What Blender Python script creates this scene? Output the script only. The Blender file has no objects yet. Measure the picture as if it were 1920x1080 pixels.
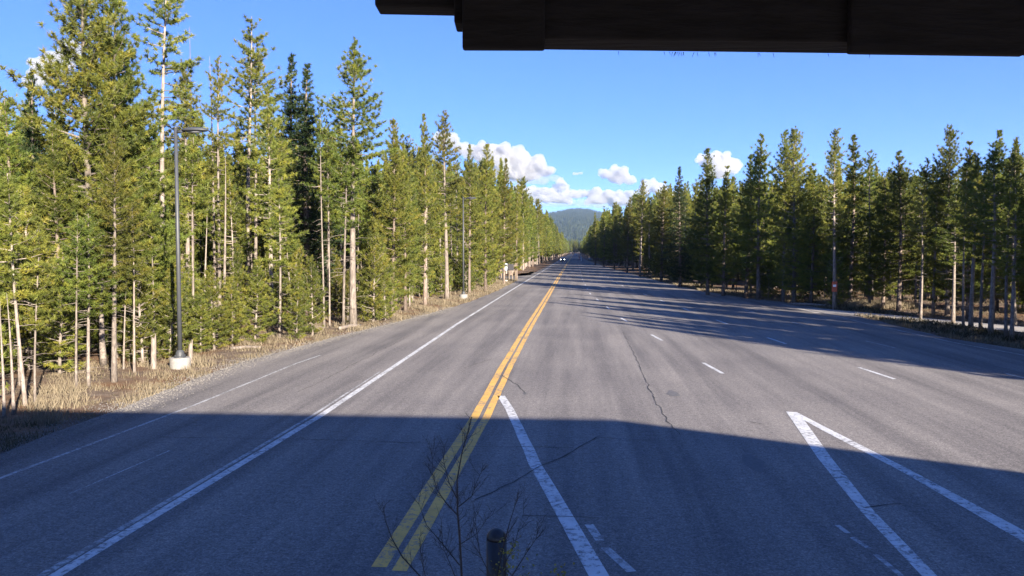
import bpy, bmesh, math, random
import numpy as np
from mathutils import Vector, Matrix, noise as mnoise

# ------------------------------------------------------------------ camera, sky, sun, exposure
scene = bpy.context.scene
COL = scene.collection
F, H = 1500.0, 4.0                       # focal length in photo pixels (1920 wide), camera height in metres
PITCH = math.atan(69 / F)
YAW = math.atan(118 / F * math.cos(PITCH))
cd = bpy.data.cameras.new('camera'); cam = bpy.data.objects.new('camera', cd); COL.objects.link(cam)
cam.location = (0, 0, H); cam.rotation_euler = (math.pi / 2 - PITCH, 0, YAW)
cd.sensor_width = 36; cd.lens = 36 * F / 1920; cd.clip_start = 0.1; cd.clip_end = 60000
scene.camera = cam

SUN_EL = math.radians(17.0)
SUN_AZ = math.radians(33.0)              # shadows fall this far to the left of straight up the road
world = bpy.data.worlds.new('World'); scene.world = world; world.use_nodes = True
wn = world.node_tree; bg = wn.nodes['Background']
sky = wn.nodes.new('ShaderNodeTexSky'); sky.sky_type = 'NISHITA'; sky.sun_disc = False
sky.sun_elevation = SUN_EL; sky.altitude = 6000; sky.air_density = 1.0; sky.dust_density = 0.0; sky.ozone_density = 4.0
sun_vec = Vector((math.sin(SUN_AZ) * math.cos(SUN_EL), -math.cos(SUN_AZ) * math.cos(SUN_EL), math.sin(SUN_EL)))
sky.sun_rotation = math.atan2(sun_vec.x, sun_vec.y)
hs = wn.nodes.new('ShaderNodeHueSaturation'); hs.inputs['Saturation'].default_value = 1.40; hs.inputs['Hue'].default_value = 0.524
gm = wn.nodes.new('ShaderNodeGamma'); gm.inputs[1].default_value = 0.6      # a clear, evenly blue autumn sky
wn.links.new(sky.outputs[0], gm.inputs[0]); wn.links.new(gm.outputs[0], hs.inputs['Color']); wn.links.new(hs.outputs[0], bg.inputs[0])
bg.inputs[1].default_value = 0.127
sd = bpy.data.lights.new('sun', 'SUN'); sd.energy = 5.0; sd.angle = math.radians(0.5); sd.color = (1.0, 0.90, 0.75)
sun = bpy.data.objects.new('sun', sd); COL.objects.link(sun)
sun.rotation_euler = sun_vec.to_track_quat('Z', 'Y').to_euler()
vs = scene.view_settings; vs.view_transform = 'Standard'; vs.look = 'None'; vs.gamma = 1.0; vs.exposure = 2.10
cy = scene.cycles
cy.max_bounces = 6; cy.diffuse_bounces = 3; cy.glossy_bounces = 2; cy.transmission_bounces = 4
cy.transparent_max_bounces = 8; cy.volume_bounces = 2; cy.use_denoising = True
cy.sample_clamp_indirect = 4.0
try:
    cy.denoiser = 'OPENIMAGEDENOISE'; cy.denoising_prefilter = 'ACCURATE'
except Exception:
    pass

# ------------------------------------------------------------------ helpers
rng = np.random.default_rng(7)
random.seed(7)
CP, SP, CYW, SYW = math.cos(PITCH), math.sin(PITCH), math.cos(YAW), math.sin(YAW)

def ground_at(px, py, z=0.0):
    """the point at height z that the photograph shows at pixel (px, py)"""
    cx, cyy = (px - 960) / F, (540 - py) / F
    fy = CP + cyy * SP; uz = -SP + cyy * CP
    t = (z - H) / uz
    return Vector((cx * t * CYW - fy * t * SYW, cx * t * SYW + fy * t * CYW, z))

def at_depth(px, py, d):
    """the point seen at pixel (px, py), d metres ahead of the camera (horizontal)"""
    cx, cyy = (px - 960) / F, (540 - py) / F
    fy = CP + cyy * SP; uz = -SP + cyy * CP
    t = d / fy
    return Vector((cx * t * CYW - fy * t * SYW, cx * t * SYW + fy * t * CYW, H + uz * t))

def depth_of(x, y):
    return -x * SYW + y * CYW

def px_of(x, y):
    d = depth_of(x, y)
    return 960 + F * (x * CYW + y * SYW) / max(d, .01) / CP

def top_z(x, y, py):
    cyy = (540 - py) / F
    return H + depth_of(x, y) * (-SP + cyy * CP) / (CP + cyy * SP)

def tag(o, label=None, cat=None, group=None, kind=None):
    if label: o['label'] = label
    if cat: o['category'] = cat
    if group: o['group'] = group
    if kind: o['kind'] = kind
    return o

def link(name, me, mats=None, parent=None, loc=None):
    o = bpy.data.objects.new(name, me); COL.objects.link(o)
    if mats is not None and me is not None and len(me.materials) == 0:
        for m in (mats if isinstance(mats, (list, tuple)) else [mats]):
            me.materials.append(m)
    if parent is not None: o.parent = parent
    if loc is not None: o.location = loc
    return o

def empty(name, loc=(0, 0, 0), rz=0.0):
    o = bpy.data.objects.new(name, None); COL.objects.link(o)
    o.location = loc; o.rotation_euler = (0, 0, rz); o.empty_display_size = 0.3
    return o

def np_mesh(name, verts, faces, smooth=False, tint=None, mat_idx=None):
    """mesh from arrays; faces an (n,3) or (n,4) int array"""
    verts = np.asarray(verts, np.float32); faces = np.asarray(faces, np.int32)
    me = bpy.data.meshes.new(name)
    n, k = faces.shape
    me.vertices.add(len(verts)); me.vertices.foreach_set('co', verts.ravel())
    me.loops.add(n * k); me.loops.foreach_set('vertex_index', faces.ravel())
    me.polygons.add(n); me.polygons.foreach_set('loop_start', np.arange(0, n * k, k, dtype=np.int32))
    me.polygons.foreach_set('loop_total', np.full(n, k, np.int32))
    if smooth: me.polygons.foreach_set('use_smooth', np.ones(n, bool))
    if mat_idx is not None: me.polygons.foreach_set('material_index', np.asarray(mat_idx, np.int32))
    me.update(calc_edges=True)
    if tint is not None:
        a = me.attributes.new('tint', 'FLOAT', 'POINT'); a.data.foreach_set('value', np.asarray(tint, np.float32))
    return me

class Geo:
    """collects quads and triangles (triangles stored as triangles) into one mesh"""
    def __init__(s): s.v = []; s.f = []
    def add(s, vs, fs):
        b = len(s.v); s.v += [tuple(v) for v in vs]; s.f += [tuple(b + i for i in f) for f in fs]
    def box(s, lo, hi, taper=None):
        x0, y0, z0 = lo; x1, y1, z1 = hi
        s.add([(x0,y0,z0),(x1,y0,z0),(x1,y1,z0),(x0,y1,z0),(x0,y0,z1),(x1,y0,z1),(x1,y1,z1),(x0,y1,z1)],
              [(0,3,2,1),(4,5,6,7),(0,1,5,4),(1,2,6,5),(2,3,7,6),(3,0,4,7)])
    def tube(s, pts, rad, n=8, cap=True):
        pts = [Vector(p) for p in pts]; base = len(s.v)
        for i, p in enumerate(pts):
            d = (pts[min(i+1, len(pts)-1)] - pts[max(i-1, 0)])
            d = d.normalized() if d.length > 1e-9 else Vector((0,0,1))
            u = d.cross(Vector((0,0,1))) if abs(d.z) < .95 else d.cross(Vector((1,0,0)))
            u.normalize(); w = d.cross(u)
            r = rad[i] if isinstance(rad, (list, tuple)) else rad
            for k in range(n):
                a = 2*math.pi*k/n
                s.v.append(tuple(p + (u*math.cos(a) + w*math.sin(a))*r))
        for i in range(len(pts)-1):
            for k in range(n):
                a = base+i*n+k; b = base+i*n+(k+1) % n
                s.f.append((a, b, b+n, a+n))
        if cap:
            s.f.append(tuple(base + k for k in range(n))[::-1])
            s.f.append(tuple(base+(len(pts)-1)*n + k for k in range(n)))
    def lathe(s, prof, n=20, c=(0,0,0)):
        base = len(s.v)
        for r, z in prof:
            for k in range(n):
                a = 2*math.pi*k/n; s.v.append((c[0]+r*math.cos(a), c[1]+r*math.sin(a), c[2]+z))
        for i in range(len(prof)-1):
            for k in range(n):
                a = base+i*n+k; b = base+i*n+(k+1) % n
                s.f.append((a, b, b+n, a+n))
        s.f.append(tuple(base+k for k in range(n))[::-1]); s.f.append(tuple(base+(len(prof)-1)*n+k for k in range(n)))
    def build(s, name, mat, parent=None, loc=None, smooth=False, bevel=0.0):
        me = bpy.data.meshes.new(name); me.from_pydata(s.v, [], s.f); me.update()
        if smooth:
            me.polygons.foreach_set('use_smooth', np.ones(len(me.polygons), bool))
        o = link(name, me, mat, parent, loc)
        if bevel:
            m = o.modifiers.new('bevel', 'BEVEL'); m.width = bevel; m.segments = 2; m.limit_method = 'ANGLE'
        return o

# ------------------------------------------------------------------ materials
def new_mat(name):
    m = bpy.data.materials.new(name); m.use_nodes = True
    nt = m.node_tree; b = nt.nodes['Principled BSDF']
    return m, nt, b

def nd(nt, t, **kw):
    n = nt.nodes.new('ShaderNode' + t)
    for k, v in kw.items():
        if k in n.inputs.keys(): n.inputs[k].default_value = v
        else: setattr(n, k, v)
    return n

def ramp(nt, fac, stops):
    r = nt.nodes.new('ShaderNodeValToRGB'); e = r.color_ramp.elements
    while len(e) > 1: e.remove(e[-1])
    e[0].position, e[0].color = stops[0][0], (*stops[0][1], 1)
    for p, c in stops[1:]:
        x = e.new(p); x.color = (*c, 1)
    nt.links.new(fac, r.inputs[0]); return r.outputs[0]

def mixc(nt, fac, a, b, mode='MIX'):
    m = nt.nodes.new('ShaderNodeMix'); m.data_type = 'RGBA'; m.blend_type = mode
    for i, v in ((0, fac), (6, a), (7, b)):
        if hasattr(v, 'is_linked'): nt.links.new(v, m.inputs[i])
        else: m.inputs[i].default_value = v if not isinstance(v, tuple) else (*v, 1)
    return m.outputs[2]

def noise_tex(nt, coord, scale, detail=3, rough=.55):
    n = nd(nt, 'TexNoise', Scale=scale, Detail=detail, Roughness=rough)
    nt.links.new(coord, n.inputs['Vector']); return n.outputs['Fac']

def simple_mat(name, col, rough=.7, var=.25, scale=6.0, metal=0.0, bump=0.0, spec=.3, stretch=None):
    m, nt, b = new_mat(name)
    tc = nd(nt, 'TexCoord'); co = tc.outputs['Object']
    if stretch:
        mp = nd(nt, 'Mapping'); mp.inputs['Scale'].default_value = stretch
        nt.links.new(co, mp.inputs['Vector']); co = mp.outputs[0]
    f = noise_tex(nt, co, scale, 4)
    c = ramp(nt, f, [(.25, tuple(v*(1-var) for v in col)), (.75, tuple(min(1, v*(1+var)) for v in col))])
    nt.links.new(c, b.inputs['Base Color'])
    b.inputs['Roughness'].default_value = rough; b.inputs['Metallic'].default_value = metal
    b.inputs['Specular IOR Level'].default_value = spec
    if bump:
        bp = nd(nt, 'Bump', Strength=bump, Distance=.02); nt.links.new(f, bp.inputs['Height']); nt.links.new(bp.outputs[0], b.inputs['Normal'])
    return m

def needle_mat(name, dark, light, yellow):
    m, nt, b = new_mat(name)
    at = nd(nt, 'Attribute', attribute_name='tint'); oi = nd(nt, 'ObjectInfo')
    c = ramp(nt, at.outputs['Fac'], [(0, dark), (.55, light), (1, yellow)])
    h = nd(nt, 'HueSaturation'); nt.links.new(c, h.inputs['Color'])
    def mr(lo, hi, src):
        r = nd(nt, 'MapRange'); r.inputs['To Min'].default_value = lo; r.inputs['To Max'].default_value = hi
        nt.links.new(src, r.inputs['Value']); return r.outputs[0]
    mul = nd(nt, 'Math', operation='MULTIPLY'); mul.inputs[1].default_value = 7.31; nt.links.new(oi.outputs['Random'], mul.inputs[0])
    fr = nd(nt, 'Math', operation='FRACT'); nt.links.new(mul.outputs[0], fr.inputs[0])
    nt.links.new(mr(.475, .52, oi.outputs['Random']), h.inputs['Hue'])
    nt.links.new(mr(.7, 1.25, fr.outputs[0]), h.inputs['Value'])
    h.inputs['Saturation'].default_value = 1.0
    nt.links.new(h.outputs[0], b.inputs['Base Color']); b.inputs['Roughness'].default_value = .55; b.inputs['Specular IOR Level'].default_value = .25
    tr = nd(nt, 'BsdfTranslucent'); nt.links.new(h.outputs[0], tr.inputs['Color'])
    mx = nd(nt, 'MixShader', Fac=.36)
    nt.links.new(b.outputs[0], mx.inputs[1]); nt.links.new(tr.outputs[0], mx.inputs[2])
    nt.links.new(mx.outputs[0], nt.nodes['Material Output'].inputs['Surface'])
    return m

def bark_mat(name, a, bcol, scale=14):
    m, nt, b = new_mat(name)
    tc = nd(nt, 'TexCoord'); mp = nd(nt, 'Mapping'); mp.inputs['Scale'].default_value = (1, 1, .25)
    nt.links.new(tc.outputs['Object'], mp.inputs['Vector'])
    f = noise_tex(nt, mp.outputs[0], scale, 5, .65)
    f2 = noise_tex(nt, tc.outputs['Object'], 1.3, 2)
    c = ramp(nt, f, [(.36, bcol), (.60, a)])
    c = mixc(nt, ramp(nt, f2, [(.4, (0, 0, 0)), (.65, (.8, .8, .8))]), c, tuple(v*.5 for v in a), 'MIX')
    oi = nd(nt, 'ObjectInfo'); r = nd(nt, 'MapRange'); r.inputs['To Min'].default_value = .7; r.inputs['To Max'].default_value = 1.25
    nt.links.new(oi.outputs['Random'], r.inputs['Value'])
    h = nd(nt, 'HueSaturation'); nt.links.new(c, h.inputs['Color']); nt.links.new(r.outputs[0], h.inputs['Value'])
    nt.links.new(h.outputs[0], b.inputs['Base Color']); b.inputs['Roughness'].default_value = .9; b.inputs['Specular IOR Level'].default_value = .15
    bp = nd(nt, 'Bump', Strength=.6, Distance=.03); nt.links.new(f, bp.inputs['Height']); nt.links.new(bp.outputs[0], b.inputs['Normal'])
    return m

def asphalt_mat():
    m, nt, b = new_mat('asphalt')
    tc = nd(nt, 'TexCoord'); co = tc.outputs['Object']
    sx = nd(nt, 'SeparateXYZ'); nt.links.new(co, sx.inputs[0])
    fine = noise_tex(nt, co, 26, 3, .85); grit = noise_tex(nt, co, 11, 2, .7); mid = noise_tex(nt, co, 6, 4, .65); big = noise_tex(nt, co, .22, 4, .6)
    mp = nd(nt, 'Mapping'); mp.inputs['Scale'].default_value = (1.1, .045, 1); nt.links.new(co, mp.inputs['Vector'])
    streak = noise_tex(nt, mp.outputs[0], 1.0, 4, .6)
    c = ramp(nt, fine, [(.28, (.078, .073, .070)), (.5, (.180, .168, .160)), (.74, (.35, .325, .308))])
    c = mixc(nt, .6, c, ramp(nt, mid, [(.25, (.62, .62, .63)), (.75, (1.22, 1.2, 1.18))]), 'MULTIPLY')
    c = mixc(nt, .7, c, ramp(nt, grit, [(.3, (.70, .70, .71)), (.7, (1.30, 1.29, 1.27))]), 'MULTIPLY')
    c = mixc(nt, .7, c, ramp(nt, big, [(.3, (.78, .77, .78)), (.7, (1.16, 1.14, 1.10))]), 'MULTIPLY')
    c = mixc(nt, .8, c, ramp(nt, streak, [(.35, (.60, .60, .63)), (.6, (1.14, 1.13, 1.12))]), 'MULTIPLY')
    vo = nd(nt, 'TexVoronoi', Scale=18.0); nt.links.new(co, vo.inputs['Vector'])
    sp = ramp(nt, vo.outputs['Distance'], [(.10, (.36, .35, .34)), (.16, (0, 0, 0))])
    c = mixc(nt, .35, c, sp, 'ADD')
    nt.links.new(c, b.inputs['Base Color']); b.inputs['Roughness'].default_value = .88; b.inputs['Specular IOR Level'].default_value = .25
    bp = nd(nt, 'Bump', Strength=.35, Distance=.01); nt.links.new(fine, bp.inputs['Height']); nt.links.new(bp.outputs[0], b.inputs['Normal'])
    return m

def paint_mat(name, col, wear=.45, under=(.15, .145, .143)):
    m, nt, b = new_mat(name)
    tc = nd(nt, 'TexCoord'); co = tc.outputs['Object']
    f = noise_tex(nt, co, 9, 6, .75); g = noise_tex(nt, co, .8, 2)
    ad = nd(nt, 'Math', operation='MULTIPLY_ADD'); nt.links.new(g, ad.inputs[0]); ad.inputs[1].default_value = .35; nt.links.new(f, ad.inputs[2])
    k = ramp(nt, ad.outputs[0], [(wear, (0, 0, 0)), (wear + .14, (1, 1, 1))])
    dirt = ramp(nt, noise_tex(nt, co, 3, 4), [(.3, tuple(v*.75 for v in col)), (.7, col)])
    nt.links.new(mixc(nt, k, under, dirt), b.inputs['Base Color']); b.inputs['Roughness'].default_value = .75
    return m

def ground_mat():
    m, nt, b = new_mat('forest_floor')
    tc = nd(nt, 'TexCoord'); co = tc.outputs['Object']
    f = noise_tex(nt, co, 3.2, 6, .7); g = noise_tex(nt, co, .35, 4); h = noise_tex(nt, co, 22, 3, .7)
    c = ramp(nt, f, [(.25, (.06, .043, .034)), (.5, (.15, .112, .085)), (.75, (.25, .195, .15))])
    c = mixc(nt, ramp(nt, g, [(.42, (0, 0, 0)), (.62, (1, 1, 1))]), c, ramp(nt, h, [(.3, (.09, .05, .028)), (.7, (.24, .135, .075))]))
    nt.links.new(c, b.inputs['Base Color']); b.inputs['Roughness'].default_value = .95; b.inputs['Specular IOR Level'].default_value = .1
    bp = nd(nt, 'Bump', Strength=.8, Distance=.06); nt.links.new(h, bp.inputs['Height']); nt.links.new(bp.outputs[0], b.inputs['Normal'])
    return m

def attr_mat(name, stops, trans=.25):
    m, nt, b = new_mat(name)
    at = nd(nt, 'Attribute', attribute_name='tint')
    c = ramp(nt, at.outputs['Fac'], stops)
    nt.links.new(c, b.inputs['Base Color']); b.inputs['Roughness'].default_value = .8; b.inputs['Specular IOR Level'].default_value = .15
    tr = nd(nt, 'BsdfTranslucent'); nt.links.new(c, tr.inputs['Color'])
    mx = nd(nt, 'MixShader', Fac=trans)
    nt.links.new(b.outputs[0], mx.inputs[1]); nt.links.new(tr.outputs[0], mx.inputs[2])
    nt.links.new(mx.outputs[0], nt.nodes['Material Output'].inputs['Surface'])
    return m

M = {}
M['needle'] = needle_mat('pine_needles', (.035, .056, .017), (.135, .160, .029), (.272, .252, .040))
M['needle_dark'] = needle_mat('fir_needles', (.014, .028, .013), (.034, .052, .018), (.062, .074, .022))
M['bark'] = bark_mat('pine_bark', (.235, .185, .155), (.085, .062, .05))
M['bark_pale'] = bark_mat('pale_bark', (.29, .245, .21), (.115, .092, .08))
M['deadwood'] = bark_mat('weathered_deadwood', (.31, .26, .225), (.14, .115, .10))
M['asphalt'] = asphalt_mat()
M['white_paint'] = paint_mat('white_road_paint', (.60, .60, .60), .55)
M['white_worn'] = paint_mat('worn_white_road_paint', (.46, .46, .46), .60)
M['yellow_paint'] = paint_mat('yellow_road_paint', (.72, .41, .085), .535)
M['crack'] = simple_mat('dark_crack', (.045, .043, .042), .95, .3)  # dark colour of the thin crack strips
M['stain'] = simple_mat('oil_stain', (.115, .11, .11), .8, .25, 14)
M['ground'] = ground_mat()
M['sunlit_side'] = simple_mat('side_road_sunlit', (.33, .305, .28), .95, .25, 7)  # side road paled in its colour to stand in for sunlight
M['gravel'] = simple_mat('gravel', (.19, .175, .16), .9, .5, 30)
M['concrete'] = simple_mat('concrete', (.22, .21, .20), .9, .2, 12, bump=.2)
M['pole'] = simple_mat('painted_steel', (.045, .048, .054), .5, .12, 8, spec=.4)
M['lens'] = simple_mat('lamp_lens', (.30, .31, .32), .3, .05)
M['timber'] = simple_mat('dark_timber', (.010, .010, .013), .9, .5, 9, stretch=(1, 6, 6), bump=.4)
M['shingle'] = simple_mat('roof_shingle', (.10, .075, .055), .9, .3, 5)
M['bollard'] = simple_mat('black_steel', (.008, .008, .011), .4, .2, 10, spec=.5)
M['twig'] = simple_mat('twig_bark', (.045, .038, .034), .85, .35, 30)
M['grass'] = attr_mat('dry_grass', [(0, (.048, .052, .022)), (.35, (.145, .115, .075)), (1, (.265, .218, .150))])
M['scrub'] = attr_mat('scrub_leaves', [(0, (.022, .026, .012)), (1, (.085, .068, .03))])
M['leaf'] = attr_mat('shrub_leaves', [(0, (.12, .13, .03)), (1, (.30, .26, .06))])
M['sign_pale'] = simple_mat('sign_face', (.40, .46, .52), .5, .06)
M['sign_grey'] = simple_mat('weathered_sign_metal', (.17, .165, .16), .6, .15)
M['sign_dark'] = simple_mat('dark_sign_wood', (.035, .034, .038), .8, .2)
M['post'] = simple_mat('peeled_post', (.21, .165, .12), .85, .25, 9)
M['orange'] = simple_mat('orange_plastic', (.44, .095, .04), .5, .1)
M['white'] = simple_mat('white_plastic', (.7, .7, .7), .5, .05)
M['rock'] = simple_mat('pale_rock', (.32, .30, .28), .9, .3, 4, bump=.4)
M['car_paint'] = simple_mat('dark_car_paint', (.02, .025, .045), .25, .1, 5, spec=.6)
M['car_light_paint'] = simple_mat('silver_car_paint', (.42, .44, .47), .3, .05, 5, spec=.6)
M['glass'] = simple_mat('dark_glass', (.02, .025, .03), .08, .1, spec=.8)
M['tyre'] = simple_mat('tyre_rubber', (.015, .015, .015), .9, .2)
M['rim'] = simple_mat('alloy_rim', (.4, .4, .42), .35, .1, metal=.8)
m, nt, b = new_mat('headlight_on'); b.inputs['Base Color'].default_value = (.8, .8, .8, 1)
b.inputs['Emission Color'].default_value = (1, .97, .92, 1); b.inputs['Emission Strength'].default_value = 3; M['headlight'] = m

# ------------------------------------------------------------------ large structure: asphalt outline, ground, road
LEFT = [(-12.2, -40), (-11.2, 8), (-11.35, 15), (-11.5, 19.5), (-12.0, 27.7), (-11.0, 37), (-9.3, 50), (-8.3, 63), (-7.8, 80), (-7.8, 110),
        (-9.5, 114), (-16, 118), (-30, 122), (-30, 130), (-15, 126.5), (-9.5, 128), (-7.6, 133), (-7.4, 200), (-7.2, 420), (-7.0, 1500)]
RIGHT = [(30, -40), (24, 5), (20.5, 20), (18.6, 30), (18.1, 34), (17.2, 38), (17.2, 43), (17.4, 52), (17.0, 62), (14.8, 69), (12.6, 82),
         (11.2, 112), (8.6, 178), (6.3, 287), (5.0, 400), (5.0, 1500)]
def interp(tab, y):
    ys = [p[1] for p in tab]; xs = [p[0] for p in tab]
    return float(np.interp(y, ys, xs))
LEFT_S = [p for p in LEFT if p[0] > -13]
def left_edge(y): return interp(LEFT_S, y)
def right_edge(y): return interp(RIGHT, y)

def ragged(pts, step=1.2, amp=.10, seed=0.0):
    out = []
    for (x0, y0), (x1, y1) in zip(pts, pts[1:]):
        L = math.hypot(x1-x0, y1-y0); n = max(1, int(min(L / step, 70)))
        for i in range(n):
            t = i/n; x = x0+(x1-x0)*t; y = y0+(y1-y0)*t
            out.append((x + amp*mnoise.noise((x*.3+seed, y*.55, seed))*2 + amp*.6*mnoise.noise((x, y*2.3, seed)), y))
    out.append(pts[-1]); return out

def poly_mesh(name, pts, z, mat, parent=None):
    bm = bmesh.new(); vs_ = [bm.verts.new((x, y, z)) for x, y in pts]
    bm.faces.new(vs_); bmesh.ops.triangulate(bm, faces=bm.faces[:])
    bmesh.ops.recalc_face_normals(bm, faces=bm.faces[:])
    for f in bm.faces:
        if f.normal.z < 0: f.normal_flip()
    me = bpy.data.meshes.new(name); bm.to_mesh(me); bm.free()
    return link(name, me, mat, parent)

road = poly_mesh('road', ragged(RIGHT, seed=3.1) + ragged(LEFT, seed=9.7)[::-1], 0.0, M['asphalt'])
tag(road, kind='structure')
SIDE = [(17.0, 57.5), (18.3, 55.0), (21.6, 48.5), (25, 42.0), (31, 32), (40, 18), (36.5, 16.5), (27.6, 31), (22.0, 41.2), (18.4, 49.3), (17.1, 52.6), (15.5, 53), (15.5, 57.5)]
side = poly_mesh('side_road', ragged(SIDE[:6], seed=5) + SIDE[6:], 0.004, M['sunlit_side']); tag(side, kind='structure')

# ground: one sheet to the horizon, finer near the road
def axis(lo, hi, fine_lo, fine_hi, step, grow=1.25):
    a = list(np.arange(fine_lo, fine_hi + 1e-6, step)); s = step
    while a[-1] < hi: s *= grow; a.append(a[-1] + s)
    s = step
    while a[0] > lo: s *= grow; a.insert(0, a[0] - s)
    return np.array(a)
gx = axis(-9000, 9000, -46, 46, .8); gy = axis(-800, 12000, -10, 170, .8)
def in_poly(x, y, poly):
    c = np.zeros(np.shape(x), bool)
    for (x0, y0), (x1, y1) in zip(poly, poly[1:] + poly[:1]):
        if y0 == y1: continue
        t = ((y0 > y) != (y1 > y)) & (x < (x1 - x0) * (y - y0) / (y1 - y0) + x0)
        c ^= t
    return c
def seg_dist(x, y, poly, closed=True):
    d = np.full(np.shape(x), 1e9)
    for (x0, y0), (x1, y1) in zip(poly, poly[1:] + (poly[:1] if closed else [])):
        dx, dy = x1-x0, y1-y0; L = dx*dx+dy*dy
        if L == 0: continue
        t = np.clip(((x-x0)*dx + (y-y0)*dy)/L, 0, 1)
        d = np.minimum(d, np.hypot(x-x0-t*dx, y-y0-t*dy))
    return d
ROADP = RIGHT + LEFT[::-1]
def floor_z(x, y):
    """height of the forest floor; sinks just under the asphalt"""
    x = np.asarray(x, float); y = np.asarray(y, float)
    ins = in_poly(x, y, ROADP) | in_poly(x, y, SIDE)
    d = np.minimum(seg_dist(x, y, ROADP), seg_dist(x, y, SIDE))
    n = (np.sin(x*.31+1.3)*np.cos(y*.27) + .6*np.sin(x*.73+y*.51) + .35*np.sin(x*1.7-y*1.3+2))
    k = np.clip((d-.5)/5, 0, 1)
    z = -.035 + k*(.16 + .13*n) * np.exp(-np.maximum(np.hypot(x, y-60)-150, 0)/200)
    return np.where(ins, -.05, z)
XX, YY = np.meshgrid(gx, gy)
ZZ = floor_z(XX, YY)
nx, ny = len(gx), len(gy)
idx = np.arange(nx*ny).reshape(ny, nx)
fc = np.stack([idx[:-1,:-1], idx[:-1,1:], idx[1:,1:], idx[1:,:-1]], -1).reshape(-1, 4)
ground = link('ground', np_mesh('ground', np.stack([XX, YY, ZZ], -1).reshape(-1, 3), fc, smooth=True), M['ground']); tag(ground, kind='structure')

def strip(name, pts, w, z, mat, parent=road, seg=1.0, jitter=0.0):
    """a painted band of width w along a polyline"""
    P = []
    for (x0, y0), (x1, y1) in zip(pts, pts[1:]):
        n = max(1, int(min(math.hypot(x1-x0, y1-y0)/seg, 60)))
        P += [(x0+(x1-x0)*i/n, y0+(y1-y0)*i/n) for i in range(n)]
    P.append(pts[-1]); v = []; f = []
    for i, (x, y) in enumerate(P):
        a = P[max(i-1, 0)]; c = P[min(i+1, len(P)-1)]
        dx, dy = c[0]-a[0], c[1]-a[1]; L = math.hypot(dx, dy) or 1
        ww = (w[0]+(w[1]-w[0])*i/(len(P)-1) if isinstance(w, tuple) else w)/2
        j = jitter*mnoise.noise((x*1.7, y*1.7, 4.2))
        nxx, nyy = -dy/L, dx/L
        v += [(x+nxx*(ww+j), y+nyy*(ww+j), z), (x-nxx*(ww-j), y-nyy*(ww-j), z)]
        if i: f.append((2*i-2, 2*i-1, 2*i+1, 2*i))
    me = bpy.data.meshes.new(name); me.from_pydata(v, [], f); me.update()
    if me.polygons[0].normal.z < 0: me.flip_normals()
    return link(name, me, mat, parent)

# painted markings (parts of the road)
strip('yellow_centre_line', [(-2.46, 9.8), (-2.40, 19), (-2.50, 27), (-2.56, 43), (-2.55, 67), (-2.6, 150), (-2.6, 1400)], .20, .004, M['yellow_paint'], jitter=.015)
strip('yellow_centre_line', [(-2.17, 9.7), (-2.11, 19), (-2.22, 27), (-2.29, 43), (-2.28, 67), (-2.33, 150), (-2.33, 1400)], .19, .004, M['yellow_paint'], jitter=.015)
strip('white_edge_line', [(-6.45, 4), (-6.38, 9.2), (-6.16, 18.8), (-6.26, 27.5), (-6.45, 44), (-6.5, 86), (-6.4, 250), (-6.3, 1400)], .17, .004, M['white_paint'], jitter=.012)
strip('old_edge_line', [(-6.55, 9.2), (-6.36, 18.8), (-6.44, 26)], (.12, .05), .004, M['white_worn'])
strip('shoulder_line', [(-10.1, 13), (-10.0, 15.6), (-9.85, 20), (-9.9, 27.5), (-9.75, 30)], .09, .004, M['white_worn'])
strip('shoulder_line', [(-8.3, 12.4), (-8.1, 15.3)], .035, .004, M['white_worn'])
strip('white_lane_line', [(-2.02, 21.9), (-1.62, 20.0), (-1.1, 17), (-.74, 14.9), (-.15, 12), (.32, 9.7), (1.2, 5)], (.21, .27), .004, M['white_paint'], jitter=.02)
strip('old_lane_mark', [(.22, 11.6), (.36, 10.95)], .13, .004, M['white_worn'])
strip('old_lane_mark', [(.42, 10.7), (.72, 9.9)], .13, .004, M['white_worn'])
# gore mark: one V shaped sheet
gore = [(5.30, 20.25), (5.55, 20.0), (6.05, 16.9), (7.0, 11.9), (7.85, 7.0), (7.55, 7.0), (6.72, 11.8), (5.80, 16.6), (5.46, 18.9), (5.42, 18.8),
        (4.95, 14.5), (4.68, 11.2), (4.45, 7.0), (4.15, 7.0), (4.38, 11.2), (4.70, 14.5), (5.0, 17.2)]
g0 = [ground_at(*p) for p in [(1474,772),(1494,773),(1540,797),(1700,878),(1920,995),(2060,1075),(2060,1100),(1920,1017),(1690,884),(1540,806),(1508,788),
                              (1560,860),(1640,960),(1762,1085),(1733,1085),(1615,960),(1534,860)]]
poly_mesh('gore_mark', [(p.x, p.y) for p in g0], .004, M['white_paint'], road)
for a in ([(1570,985),(1590,1000)], [(1598,1008),(1628,1028)], [(1642,1040),(1690,1080)]):
    p, q = ground_at(*a[0]), ground_at(*a[1]); strip('old_lane_mark', [(p.x, p.y), (q.x, q.y)], .08, .004, M['white_worn'])
def dashes(fx, y0, n, period, L=2.5, w=.13, mat='white_paint'):
    for i in range(n):
        y = y0 + i*period
        if fx(y) > right_edge(y) - .8: continue
        strip('lane_dash', [(fx(y), y), (fx(y+L), y+L)], w, .004, M[mat])
xa = lambda y: float(np.interp(y, [17, 26.5, 48, 75, 110, 300], [5.75, 4.84, 2.77, 1.45, 1.1, 1.1]))
xb = lambda y: float(np.interp(y, [16, 26, 37, 60, 90, 160], [10.6, 9.98, 8.95, 7.3, 5.6, 4.4]))
xc = lambda y: float(np.interp(y, [16, 26, 36, 60, 90], [15.4, 14.2, 13.0, 11.2, 8.9]))
dashes(xa, 26.5, 24, 9.65); dashes(xb, 25.75, 12, 9.5); dashes(xc, 24.6, 7, 9.5, 2.6, .11, 'white_worn')
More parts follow.
